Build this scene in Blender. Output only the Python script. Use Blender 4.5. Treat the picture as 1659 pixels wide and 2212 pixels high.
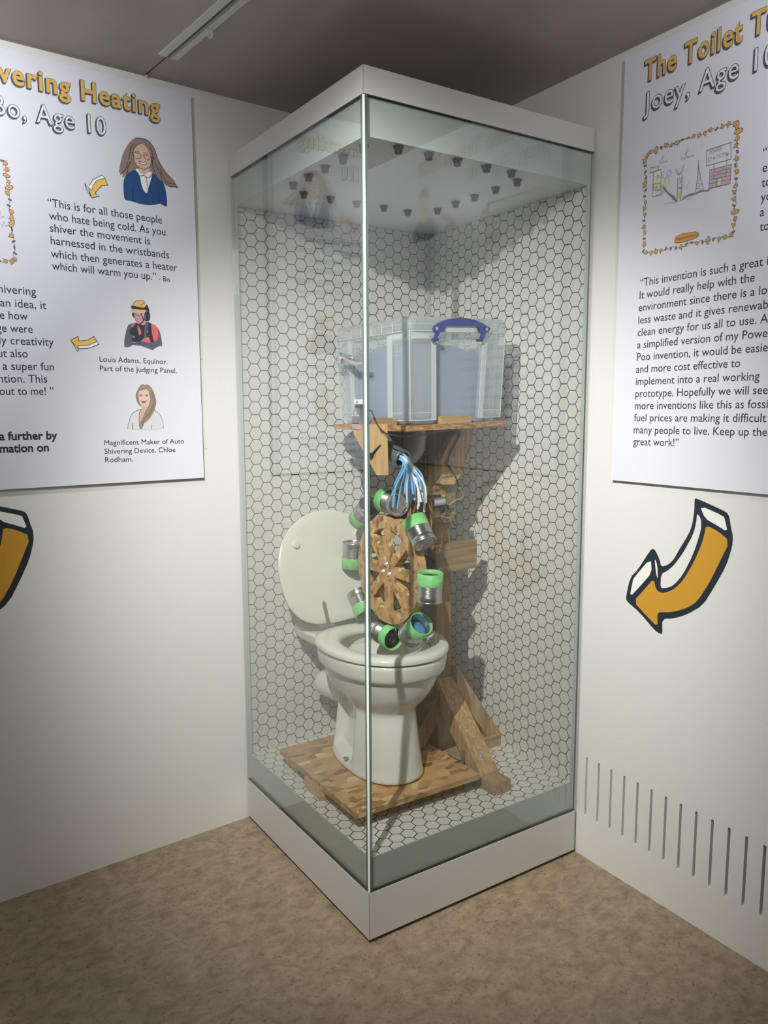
import bpy, math, random
from math import sin, cos, pi, radians
from mathutils import Vector, Matrix, noise
from mathutils.geometry import tessellate_polygon
for _o in list(bpy.data.objects):
    bpy.data.objects.remove(_o)
SC = bpy.context.scene
COL = SC.collection

# ------------------------------------------------------------------ camera, world, lights, exposure
CAM = Vector((-1.04262, -1.65460, 1.43995))
_F = Vector((0.54770572, 0.82651152, -0.12998903)); _R = Vector((0.83327023, -0.55284973, -0.0042296)); _U = Vector((0.07536022, 0.10599941, 0.99150641))
cd = bpy.data.cameras.new('camera'); co = bpy.data.objects.new('camera', cd); COL.objects.link(co)
m = Matrix((( _R.x, _U.x, -_F.x, CAM.x), (_R.y, _U.y, -_F.y, CAM.y), (_R.z, _U.z, -_F.z, CAM.z), (0, 0, 0, 1)))
co.matrix_world = m
cd.sensor_fit = 'VERTICAL'; cd.sensor_height = 36.0; cd.lens = 36.0 * 1693.09 / 2212.0
cd.clip_start = 0.02; cd.clip_end = 50
SC.camera = co
w = bpy.data.worlds.new('world'); SC.world = w; w.use_nodes = True
bg = w.node_tree.nodes['Background']; bg.inputs[0].default_value = (0.80, 0.84, 0.86, 1); bg.inputs[1].default_value = 0.21
SC.view_settings.view_transform = 'Standard'; SC.view_settings.look = 'None'
SC.view_settings.exposure = 0.0; SC.view_settings.gamma = 1.0
try: SC.view_settings.use_curve_mapping = False
except Exception: pass
SC.cycles.max_bounces = 10; SC.cycles.transparent_max_bounces = 24; SC.cycles.caustics_reflective = False
SC.cycles.caustics_refractive = False

def spot(name, loc, target, power, size, angle, blend, color):
    l = bpy.data.lights.new(name, 'SPOT'); l.energy = power; l.shadow_soft_size = size
    l.spot_size = radians(angle); l.spot_blend = blend; l.color = color
    o = bpy.data.objects.new(name, l); COL.objects.link(o); o.location = loc
    o.rotation_euler = (Vector(target) - Vector(loc)).to_track_quat('-Z', 'Y').to_euler()
    return o
spot('track_spot', (-1.0, -0.80, 2.36), (0.40, 0.32, 0.98), 285, 0.016, 68, 1.0, (1.0, 0.985, 0.94))
spot('track_spot', (-0.95, -0.02, 2.39), (-0.85, 0.76, 1.95), 30, 0.03, 112, 1.0, (0.95, 0.97, 1.0))
spot('track_spot', (0.0, -1.35, 2.38), (0.80, -1.0, 2.25), 28, 0.03, 115, 1.0, (0.95, 0.96, 1.0))
al = bpy.data.lights.new('added_fill_light', 'AREA'); al.energy = 11; al.size = .5; al.color = (1.0, .98, .95)  # added soft fill for cap, border and upper case, no known fitting
ao = bpy.data.objects.new('added_fill_light', al); COL.objects.link(ao); ao.location = (-1.1, -1.3, 2.40); ao.rotation_euler = (Vector((.3, .3, 1.7)) - Vector((-1.1, -1.3, 2.40))).to_track_quat('-Z', 'Y').to_euler()

# ------------------------------------------------------------------ materials
def lin(h):
    r = []
    for i in (0, 2, 4):
        c = int(h[i:i+2], 16) / 255
        r.append(c / 12.92 if c <= .04045 else ((c + .055) / 1.055) ** 2.4)
    return tuple(r)
_mc = {}
def mat(name, rgb, rough=.5, metal=0, coat=0, spec=.5):
    if name in _mc: return _mc[name]
    mt = bpy.data.materials.new(name); mt.use_nodes = True; b = mt.node_tree.nodes['Principled BSDF']
    b.inputs['Base Color'].default_value = (*rgb, 1); b.inputs['Roughness'].default_value = rough
    b.inputs['Metallic'].default_value = metal; b.inputs['Coat Weight'].default_value = coat
    b.inputs['Specular IOR Level'].default_value = spec
    _mc[name] = mt; return mt
def ramp_mat(name, kind, scale, stops, rough=.6, vec=(1, 1, 1), detail=6, bump=0, dist=0, rot=(0, 0, 0), speck=None, metal=0):
    if name in _mc: return _mc[name]
    mt = mat(name, (.5, .5, .5), rough, metal); nt = mt.node_tree; N = nt.nodes; L = nt.links; b = N['Principled BSDF']
    tc = N.new('ShaderNodeTexCoord'); mp = N.new('ShaderNodeMapping'); mp.inputs['Scale'].default_value = vec; mp.inputs['Rotation'].default_value = rot
    L.new(tc.outputs['Object'], mp.inputs[0])
    if kind == 'noise':
        t = N.new('ShaderNodeTexNoise'); t.inputs['Scale'].default_value = scale; t.inputs['Detail'].default_value = detail
        t.inputs['Distortion'].default_value = dist; out = t.outputs['Fac']
    else:
        n2 = N.new('ShaderNodeTexNoise'); n2.inputs['Scale'].default_value = 14
        mx = N.new('ShaderNodeMixRGB'); mx.inputs[0].default_value = .06
        L.new(mp.outputs[0], n2.inputs[0]); L.new(mp.outputs[0], mx.inputs[1]); L.new(n2.outputs['Color'], mx.inputs[2])
        t = N.new('ShaderNodeTexVoronoi'); t.inputs['Scale'].default_value = scale
        L.new(mx.outputs[0], t.inputs['Vector']); sp = N.new('ShaderNodeSeparateColor'); L.new(t.outputs['Color'], sp.inputs[0]); out = sp.outputs[0]
    if kind == 'noise': L.new(mp.outputs[0], t.inputs['Vector'])
    r = N.new('ShaderNodeValToRGB'); e = r.color_ramp.elements
    e[0].position = stops[0][0]; e[0].color = (*lin(stops[0][1]), 1); e[1].position = stops[-1][0]; e[1].color = (*lin(stops[-1][1]), 1)
    for p, h in stops[1:-1]:
        q = e.new(p); q.color = (*lin(h), 1)
    L.new(out, r.inputs[0]); res = r.outputs[0]
    if speck:
        n3 = N.new('ShaderNodeTexNoise'); n3.inputs['Scale'].default_value = speck[0]; n3.inputs['Detail'].default_value = 5; n3.inputs['Distortion'].default_value = 1.5
        L.new(tc.outputs['Object'], n3.inputs['Vector'])
        r3 = N.new('ShaderNodeValToRGB'); r3.color_ramp.elements[0].position = speck[1]; r3.color_ramp.elements[1].position = speck[2]
        L.new(n3.outputs['Fac'], r3.inputs[0]); mm = N.new('ShaderNodeMixRGB'); mm.inputs[2].default_value = (*lin(speck[3]), 1)
        L.new(r3.outputs[0], mm.inputs[0]); L.new(res, mm.inputs[1]); res = mm.outputs[0]
    L.new(res, b.inputs['Base Color'])
    if bump:
        bp = N.new('ShaderNodeBump'); bp.inputs['Strength'].default_value = bump; bp.inputs['Distance'].default_value = .002
        L.new(out, bp.inputs['Height']); L.new(bp.outputs[0], b.inputs['Normal'])
    return mt
def clear_mat(name, tint, body=None, amount=0.0, gloss=.04):
    if name in _mc: return _mc[name]
    mt = bpy.data.materials.new(name); mt.use_nodes = True; nt = mt.node_tree; N = nt.nodes; L = nt.links
    for n in list(N): N.remove(n)
    o = N.new('ShaderNodeOutputMaterial'); tr = N.new('ShaderNodeBsdfTransparent'); tr.inputs[0].default_value = (*tint, 1)
    gl = N.new('ShaderNodeBsdfGlossy'); gl.inputs['Roughness'].default_value = 0.0 if not body else .25
    lw = N.new('ShaderNodeLayerWeight'); lw.inputs[0].default_value = .5
    p = N.new('ShaderNodeMath'); p.operation = 'POWER'; p.inputs[1].default_value = 5 if body else 3.5
    q = N.new('ShaderNodeMath'); q.operation = 'MULTIPLY_ADD'; q.inputs[1].default_value = .9; q.inputs[2].default_value = gloss
    L.new(lw.outputs['Facing'], p.inputs[0]); L.new(p.outputs[0], q.inputs[0])
    base = tr.outputs[0]
    if body:
        df = N.new('ShaderNodeBsdfDiffuse'); df.inputs[0].default_value = (*body, 1); tl = N.new('ShaderNodeBsdfTranslucent'); tl.inputs[0].default_value = (*body, 1)
        ad = N.new('ShaderNodeMixShader'); ad.inputs[0].default_value = .4; L.new(df.outputs[0], ad.inputs[1]); L.new(tl.outputs[0], ad.inputs[2])
        mb = N.new('ShaderNodeMixShader'); mb.inputs[0].default_value = amount; L.new(base, mb.inputs[1]); L.new(ad.outputs[0], mb.inputs[2]); base = mb.outputs[0]
    mx = N.new('ShaderNodeMixShader'); L.new(q.outputs[0], mx.inputs[0]); L.new(base, mx.inputs[1]); L.new(gl.outputs[0], mx.inputs[2])
    L.new(mx.outputs[0], o.inputs[0]); _mc[name] = mt; return mt

def wood(name, a, b, c, axis='z'):
    v = {'x': (1.2, 22, 22), 'y': (22, 1.2, 22), 'z': (22, 22, 1.2)}[axis]
    return ramp_mat(name, 'noise', 3.2, [(.3, a), (.5, b), (.7, c)], .6, v, 8, .15, .8)
PINE_Z = wood('pine upright', '997a50', 'ba9a6c', 'd0b284', 'z')
PINE_X = wood('pine crosswise', '8e7048', 'b0905f', 'c6a878', 'x')
PINE_Y = wood('pine lengthwise', '86704f', 'a58a60', 'bb9f72', 'y')
WORN_X = wood('weathered wood board', '735d40', '917955', 'a88f68', 'x')
WORN_Z = wood('weathered wood post', '7c6444', '9b8058', 'b09568', 'z')
PLY = wood('pale plywood', 'b18c5c', 'c8a673', 'd8b985', 'z')
def osb(name, vec, rot=(0, 0, 0)):
    return ramp_mat(name, 'voronoi', 26, [(0, '8a6238'), (.3, 'b08a58'), (.62, 'c9a573'), (.85, 'b98e5e'), (1, 'e0c898')], .6, vec, rot=rot, bump=.2)
OSB = osb('strand board', (1.0, 1.9, 1.9), (0, 0, .5))
OSBW = osb('strand board wheel', (2.0, 2.5, 2.1), (.5, 0, 0))
OSBE = ramp_mat('strand board edge', 'noise', 40, [(.3, '6f4c2a'), (.5, 'a67c4c'), (.7, 'cfa775')], .7, (1, 1, 5), 6, .3)
WALL = ramp_mat('painted wall', 'noise', 300, [(.3, 'e1e1dd'), (.7, 'e5e5e1')], .55, bump=.12)
CEIL = ramp_mat('brown ceiling', 'noise', 2.2, [(.3, 'b4aaa3'), (.5, 'c0b6af'), (.7, 'c9bcb4')], .8, (1, .4, 1), 7, .1, 1.2)
FLOORM = ramp_mat('marbled linoleum', 'noise', 20, [(.3, '85745c'), (.5, '998871'), (.7, 'a7967c')], .45, (1, 1.4, 1), 9, 0, .8, speck=(75, .55, .78, '66503a'))
POST = mat('poster face', lin('e6e7f0'), .35)
CASEM = mat('warm grey lacquer', lin('cdcbc8'), .4)
CASEIN = mat('case ceiling white', lin('dfe2e2'), .5)
BANDM = mat('grey green painted glass border', lin('bccac4'), .12)
TEAL = None
HILITE = mat('white corner highlight', (.93, .95, .9), .15)  # opaque white that paints the refraction highlight at the glass corner
DARK = mat('shade black', lin('17181a'), .5)  # near-black standing in for shade in the gaps and the slot
TILE = mat('white hexagon', lin('dfdfd8'), .38)
GROUT = mat('dark hexagon outline', lin('1e2028'), .6)
TEAL = clear_mat('polished glass edge', (.70, .80, .77), lin('7f9892'), .55)
GLASS = clear_mat('case glass', (.985, .992, .988), gloss=.065)
CER = mat('white ceramic', lin('e0e1d9'), .07, coat=.3)
SEATM = mat('cream seat plastic', lin('e0e1d5'), .16)
TIN = mat('bright tin', (.50, .50, .49), .27, 1)
TIN2 = mat('dull tin', (.30, .30, .29), .35, 1)
CHR = mat('chrome', (.85, .85, .86), .16, 1)
TAPE = ramp_mat('green tape', 'noise', 60, [(.3, '79c878'), (.7, '92dc8c')], .55, bump=.2)
BLUE = mat('blue plastic', lin('2e3f86'), .3)
STB = mat('sky blue strip', lin('7dbce6'), .3)
STW = mat('white strip', lin('e4e9f0'), .3)
WATER = mat('blue card', lin('4f94b8'), .4)
FROST = clear_mat('frosted clear plastic', (.93, .96, .97), (.84, .89, .89), .36)
FROSTR = clear_mat('thick frosted plastic', (.90, .95, .94), (.86, .92, .89), .80)
LINER = clear_mat('blue sheet', (.55, .64, .82), (.36, .46, .68), .90, .03)
GREYP = mat('light grey pipe', lin('b4b4ae'), .3)
DGREY = mat('dark grey pipe', lin('5d6468'), .35)
STEEL = mat('galvanised steel', (.42, .43, .44), .4, .9)
ORANGE = mat('orange fan plastic', lin('cf8a35'), .45)
BLK = mat('black plastic', lin('1c1d20'), .35)

# ------------------------------------------------------------------ mesh helpers
class MB:
    def __init__(s): s.v = []; s.f = []; s.mi = []; s.m = 0
    def add(s, vs, fs):
        k = len(s.v); s.v += [Vector(p) for p in vs]; s.f += [tuple(k + i for i in f) for f in fs]; s.mi += [s.m] * len(fs); return s
    def box(s, x0, x1, y0, y1, z0, z1):
        return s.add([(x, y, z) for x in (x0, x1) for y in (y0, y1) for z in (z0, z1)],
                     [(0, 1, 3, 2), (4, 6, 7, 5), (0, 4, 5, 1), (2, 3, 7, 6), (0, 2, 6, 4), (1, 5, 7, 3)])
    def prism(s, poly, f0, f1):
        """poly: 2D points; f0/f1: functions mapping (a,b) to the near and far 3D point"""
        n = len(poly); a = [Vector(f0(*p)) for p in poly]; b = [Vector(f1(*p)) for p in poly]
        tri = tessellate_polygon([[Vector((p[0], p[1], 0)) for p in poly]])
        return s.add(a + b, [tuple(t) for t in tri] + [tuple(n + i for i in reversed(t)) for t in tri] + [(i, (i + 1) % n, n + (i + 1) % n, n + i) for i in range(n)])
    def px(s, poly, x0, x1): return s.prism(poly, lambda a, b: (x0, a, b), lambda a, b: (x1, a, b))
    def py(s, poly, y0, y1): return s.prism(poly, lambda a, b: (a, y0, b), lambda a, b: (a, y1, b))
    def pz(s, poly, z0, z1): return s.prism(poly, lambda a, b: (a, b, z0), lambda a, b: (a, b, z1))
    def tube(s, path, r, n=10, caps=True):
        P = [Vector(p) for p in path]; rs = r if isinstance(r, (list, tuple)) else [r] * len(P)
        up = Vector((0, 0, 1)); k = len(s.v); prev = None
        for i, p in enumerate(P):
            d = (P[min(i + 1, len(P) - 1)] - P[max(i - 1, 0)]).normalized()
            if prev is None:
                a = d.orthogonal().normalized() if abs(d.dot(up)) > .95 else d.cross(up).normalized()
            else:
                a = (prev - d * prev.dot(d)).normalized()
            prev = a; b = d.cross(a)
            s.v += [p + (a * cos(2 * pi * j / n) + b * sin(2 * pi * j / n)) * rs[i] for j in range(n)]
        for i in range(len(P) - 1):
            for j in range(n):
                s.f.append((k + i * n + j, k + i * n + (j + 1) % n, k + (i + 1) * n + (j + 1) % n, k + (i + 1) * n + j)); s.mi.append(s.m)
        if caps:
            s.f.append(tuple(k + j for j in reversed(range(n)))); s.mi.append(s.m)
            s.f.append(tuple(k + (len(P) - 1) * n + j for j in range(n))); s.mi.append(s.m)
        return s
    def lathe(s, prof, M=None, n=28):
        """prof: (r, h) pairs around local z; M: placement matrix"""
        M = M or Matrix.Identity(4); k = len(s.v)
        for r, h in prof: s.v += [M @ Vector((max(r, 1e-5) * cos(2 * pi * j / n), max(r, 1e-5) * sin(2 * pi * j / n), h)) for j in range(n)]
        for i in range(len(prof) - 1):
            for j in range(n):
                s.f.append((k + i * n + j, k + i * n + (j + 1) % n, k + (i + 1) * n + (j + 1) % n, k + (i + 1) * n + j)); s.mi.append(s.m)
        return s
    def rings(s, rings, cap0=True, cap1=True):
        n = len(rings[0]); k = len(s.v)
        for r in rings: s.v += [Vector(p) for p in r]
        for i in range(len(rings) - 1):
            for j in range(n):
                s.f.append((k + i * n + j, k + i * n + (j + 1) % n, k + (i + 1) * n + (j + 1) % n, k + (i + 1) * n + j)); s.mi.append(s.m)
        if cap0: s.f.append(tuple(k + j for j in reversed(range(n)))); s.mi.append(s.m)
        if cap1: s.f.append(tuple(k + (len(rings) - 1) * n + j for j in range(n))); s.mi.append(s.m)
        return s
    def mesh(s, name, mats, off=Vector((0, 0, 0)), smooth=False):
        me = bpy.data.meshes.new(name); me.from_pydata([tuple(p - off) for p in s.v], [], s.f)
        if not isinstance(mats, (list, tuple)): mats = [mats]
        for q in mats: me.materials.append(q)
        if len(mats) > 1: me.polygons.foreach_set('material_index', s.mi)
        if smooth: me.polygons.foreach_set('use_smooth', [True] * len(me.polygons))
        me.update(); me.validate(); return me
def root_loc(p):
    while p.parent: p = p.parent
    return Vector(p.location)
def build(b, name, mats, parent=None, smooth=False, bevel=0, split=None, **tags):
    off = root_loc(parent) if parent else Vector((0, 0, 0))
    if not parent and tags.get('loc'): off = Vector(tags['loc'])
    o = bpy.data.objects.new(name, b.mesh(name, mats, off, smooth)); COL.objects.link(o)
    if parent: o.parent = parent
    else: o.location = off
    if bevel:
        md = o.modifiers.new('bevel', 'BEVEL'); md.width = bevel; md.segments = 2; md.limit_method = 'ANGLE'
    if smooth:
        try: o.data.set_sharp_from_angle(angle=radians(split or 40))
        except Exception: pass
    for k, v in tags.items():
        if k != 'loc': o[k] = v
    return o
def thing(name, label, cat, loc, group=None):
    o = bpy.data.objects.new(name, None); o.empty_display_size = .02; COL.objects.link(o); o.location = loc
    o['label'] = label; o['category'] = cat
    if group: o['group'] = group
    return o
def axis_mat(p, d):
    d = Vector(d).normalized(); q = d.to_track_quat('Z', 'Y'); return Matrix.Translation(p) @ q.to_matrix().to_4x4()
def catmull(P, k=6):
    P = [Vector(p) for p in P]; out = []
    for i in range(len(P) - 1):
        a = P[max(i - 1, 0)]; b = P[i]; c = P[i + 1]; d = P[min(i + 2, len(P) - 1)]
        for j in range(k):
            t = j / k
            out.append(.5 * ((2 * b) + (c - a) * t + (2 * a - 5 * b + 4 * c - d) * t * t + (3 * b - a - 3 * c + d) * t ** 3))
    return out + [P[-1]]

# ------------------------------------------------------------------ room (left wall runs back right, right wall runs front right)
A_L = math.atan(.05726); NL = Vector((sin(A_L), -cos(A_L), 0)); DL = Vector((cos(A_L), sin(A_L), 0)); OL = Vector((0, .809, 0))
A_R = .013; NR = Vector((-cos(A_R), sin(A_R), 0)); DR = Vector((-sin(A_R), -cos(A_R), 0)); OR_ = Vector((.8042, 0, 0))
UP = Vector((0, 0, 1)); ZC = 2.4218
def wl(u, z, d=0): return OL + DL * u + NL * d + UP * z
def wr(u, z, d=0): return OR_ + DR * u + NR * d + UP * z
b = MB(); b.box(-3.2, 1.2, -4.0, 1.2, -.06, 0); build(b, 'floor', FLOORM, kind='structure')
b = MB(); b.box(-3.2, 1.2, -4.0, 1.2, ZC, ZC + .06); build(b, 'ceiling', CEIL, kind='structure')
b = MB(); b.prism([(-3.0, 0), (.815, 0), (.815, ZC), (-3.0, ZC)], lambda u, z: wl(u, z, 0), lambda u, z: wl(u, z, -.05)); build(b, 'wall_left', WALL, kind='structure')
# right wall with thirteen ventilation slots cut through its skin
holes = []
for k in range(13):
    uc = .032 + k * .0499; zt = .338 - k * .0003; zb = .139 - k * .0003; hw = .0042
    h = [(uc + hw * cos(pi * j / 6), zt - hw + hw * sin(pi * j / 6)) for j in range(7)] + [(uc + hw * cos(pi + pi * j / 6), zb + hw + hw * sin(pi + pi * j / 6)) for j in range(7)]
    holes.append(h)
b = MB()
def wquad(u0, u1, z0, z1): b.add([wr(u0, z0), wr(u1, z0), wr(u1, z1), wr(u0, z1)], [(0, 1, 2, 3)])
wquad(-.87, .007, 0, ZC); wquad(.007 + 13 * .0499, 3.6, 0, ZC); wquad(.007, .007 + 13 * .0499, 0, .11); wquad(.007, .007 + 13 * .0499, .36, ZC)
for k, h in enumerate(holes):      # each slot's cell: a ring of faces between the slot outline and its rectangle
    u0, u1 = .007 + k * .0499, .007 + (k + 1) * .0499; uc = .032 + k * .0499; n = len(h); proj = []
    for (x, z) in h:
        dx = x - uc; side = max(0, min(1, (z - .143) / .192))
        if abs(dx) > .0035 or False: proj.append((u1 if dx > 0 else u0, .11 + .25 * side))
        else: proj.append((uc + dx / .0042 * .02495, .36 if z > .24 else .11))
    b.add([wr(*p) for p in h] + [wr(*p) for p in proj], [(i, (i + 1) % n, n + (i + 1) % n, n + i) for i in range(n)])
    for cu, cz in ((u1, .36), (u0, .36), (u0, .11), (u1, .11)):
        near = sorted(range(n), key=lambda i: (proj[i][0] - cu) ** 2 + (proj[i][1] - cz) ** 2)
        on_s = [i for i in near if abs(proj[i][0] - cu) < 1e-6][0]; on_t = [i for i in near if abs(proj[i][1] - cz) < 1e-6 and abs(proj[i][0] - cu) > 1e-6][0]
        b.add([wr(*proj[on_s]), wr(cu, cz), wr(*proj[on_t])], [(0, 1, 2)])
for h in holes:
    n = len(h); b.add([wr(*p) for p in h] + [wr(*p, -.018) for p in h], [(i, (i + 1) % n, n + (i + 1) % n, n + i) for i in range(n)])
b.prism([(-.87, 0), (3.6, 0), (3.6, ZC), (-.87, ZC)], lambda u, z: wr(u, z, -.06), lambda u, z: wr(u, z, -.10))
build(b, 'wall_right', WALL, kind='structure')
b = MB(); b.box(-3.2, 1.2, -4.06, -4.0, 0, ZC); build(b, 'wall_front', WALL, kind='structure')

# recessed ceiling slot diffuser with a groove running on to the wall
sd = thing('ceiling_slot_diffuser', 'long narrow white recessed slot diffuser in the brown ceiling', 'ceiling vent', (-.25, .63, ZC))
ds = Vector((.085, -1, 0)).normalized(); dp = Vector((1, .085, 0)).normalized(); s0 = Vector((-.249, .628, ZC))
def sbox(b, a0, a1, l0, l1, z0, z1):
    c = [s0 + dp * a + ds * l + UP * z for a in (a0, a1) for l in (l0, l1) for z in (z0, z1)]
    return b.add(c, [(0, 1, 3, 2), (4, 6, 7, 5), (0, 4, 5, 1), (2, 3, 7, 6), (0, 2, 6, 4), (1, 5, 7, 3)])
WM = mat('white enamel', lin('e2e2dc'), .4); GM = mat('grey slot metal', lin('6a6c72'), .4)
b = MB(); sbox(b, -.028, -.006, 0, 2.2, -.004, 0); sbox(b, .008, .028, 0, 2.2, -.004, 0); build(b, 'flange', WM, sd)
b = MB(); sbox(b, -.006, .008, 0, 2.2, -.0012, .0); build(b, 'slot', GM, sd, label='dark grey recessed slot')
b = MB(); sbox(b, .002, .005, .01, 2.2, -.006, -.001); build(b, 'slot_blade', mat('pale metal', lin('a9aaae'), .3), sd)
b = MB(); sbox(b, .012, .016, .22, .224, -.022, -.004); sbox(b, .022, .026, .22, .224, -.022, -.004); sbox(b, .012, .026, .22, .224, -.024, -.021); build(b, 'hanging_clip', WM, sd)
b = MB(); sbox(b, -.004, -.001, -.155, -.002, -.0012, .0); build(b, 'trim_1', mat('dark groove', lin('3a342f'), .8), kind='structure')
b = MB(); b.lathe([(0, -.006), (.003, -.005), (.003, 0)], Matrix.Translation(s0 - ds * .155), 10)
tag_l = dict(label='tiny round ceiling stud at the end of the dark ceiling groove', category='ceiling stud', loc=tuple(s0 - ds * .155)); build(b, 'ceiling_stud', WM, **tag_l)

# ------------------------------------------------------------------ printed text and drawings on flat boards
_fc = {}
def glyphs(txt, offset=0.0, space=1.0):
    k = (txt, offset, space)
    if k in _fc: return _fc[k]
    c = bpy.data.curves.new('t', 'FONT'); c.body = txt; c.size = 1; c.offset = offset; c.resolution_u = 3; c.space_character = space; c.fill_mode = 'FRONT'
    o = bpy.data.objects.new('t', c); COL.objects.link(o)
    dg = bpy.context.evaluated_depsgraph_get(); dg.update(); me = bpy.data.meshes.new_from_object(o.evaluated_get(dg))
    vs = [(v.co.x, v.co.y) for v in me.vertices]; fs = [tuple(p.vertices) for p in me.polygons]
    bpy.data.objects.remove(o); bpy.data.curves.remove(c); bpy.data.meshes.remove(me)
    _fc[k] = (vs, fs); return _fc[k]
def span(txt, space=1.0):
    v = glyphs(txt, 0.0, space)[0]; return min(p[0] for p in v), max(p[0] for p in v)
CAPH = max(p[1] for p in glyphs('H')[0])
def put_text(b, fn, row, cap, d, offset=0.0, dx=0, dz=0, space=1.0):
    txt, fit, u0, z0, u1, z1 = row
    a, e = span(fit or txt, space)
    if fit and txt.endswith(fit) and not txt.startswith(fit):       # fit the visible tail
        full = span(txt, space); w = e - a; sx = (u1 - u0) / w; base = u1 - full[1] * sx
    else:
        sx = (u1 - u0) / (e - a); base = u0 - a * sx
    sy = cap / CAPH; vs, fs = glyphs(txt, offset, space)
    sl = (z1 - z0) / (u1 - u0)
    b.add([fn(base + x * sx + dx, z0 + (base + x * sx - u0) * sl + y * sy + dz, d) for x, y in vs], fs)
def colm(h):
    r = lin(h); return mat('ink ' + h, tuple(min(1, c * 1.3) for c in r), .45)
def chaikin(P, closed):
    o = []; n = len(P)
    rng = range(n) if closed else range(n - 1)
    if not closed: o.append(P[0])
    for i in rng:
        a = P[i]; c = P[(i + 1) % n]
        o.append((a[0] * .78 + c[0] * .22, a[1] * .78 + c[1] * .22)); o.append((a[0] * .22 + c[0] * .78, a[1] * .22 + c[1] * .78))
    if not closed: o.append(P[-1])
    return o
def ribbon(b, fn, P, w, d):
    for i in range(len(P) - 1):
        a = Vector(P[i]); c = Vector(P[i + 1]); t = c - a
        if t.length < 1e-6: continue
        n = Vector((-t.y, t.x)).normalized() * w / 2; t = t.normalized() * w * .3
        b.add([fn(*(a - t + n), d), fn(*(a - t - n), d), fn(*(c + t - n), d), fn(*(c + t + n), d)], [(0, 1, 2, 3)])
def disc(b, fn, p, r, d, n=12, rx=1, rot=0):
    b.add([fn(p[0] + (r * rx * cos(2 * pi * j / n)) * cos(rot) - r * sin(2 * pi * j / n) * sin(rot), p[1] + (r * rx * cos(2 * pi * j / n)) * sin(rot) + r * sin(2 * pi * j / n) * cos(rot), d) for j in range(n)], [tuple(range(n))])
def drawing(name, fn, ops, ws, parent, d0, smooth=True, shift=(0, 0), **tags):
    b = MB(); mats = []; idx = {}; d = d0
    for op in ops:
        c = op[1]
        if c not in idx: idx[c] = len(mats); mats.append(colm(c))
        b.m = idx[c]; P = [(p[0] + shift[0], p[1] + shift[1]) for p in op[-1]]
        if op[0] == 'p':
            if smooth: P = chaikin(P, True)
            t = tessellate_polygon([[Vector((p[0], p[1], 0)) for p in P]])
            b.add([fn(p[0], p[1], d) for p in P], [tuple(q) for q in t])
        elif op[0] == 'l': ribbon(b, fn, chaikin(P, False) if smooth else P, op[2] * ws, d)
        else: disc(b, fn, P[0], op[2] * ws / 2, d)
        d += .00005
    return build(b, name, mats, parent, **tags)

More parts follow.
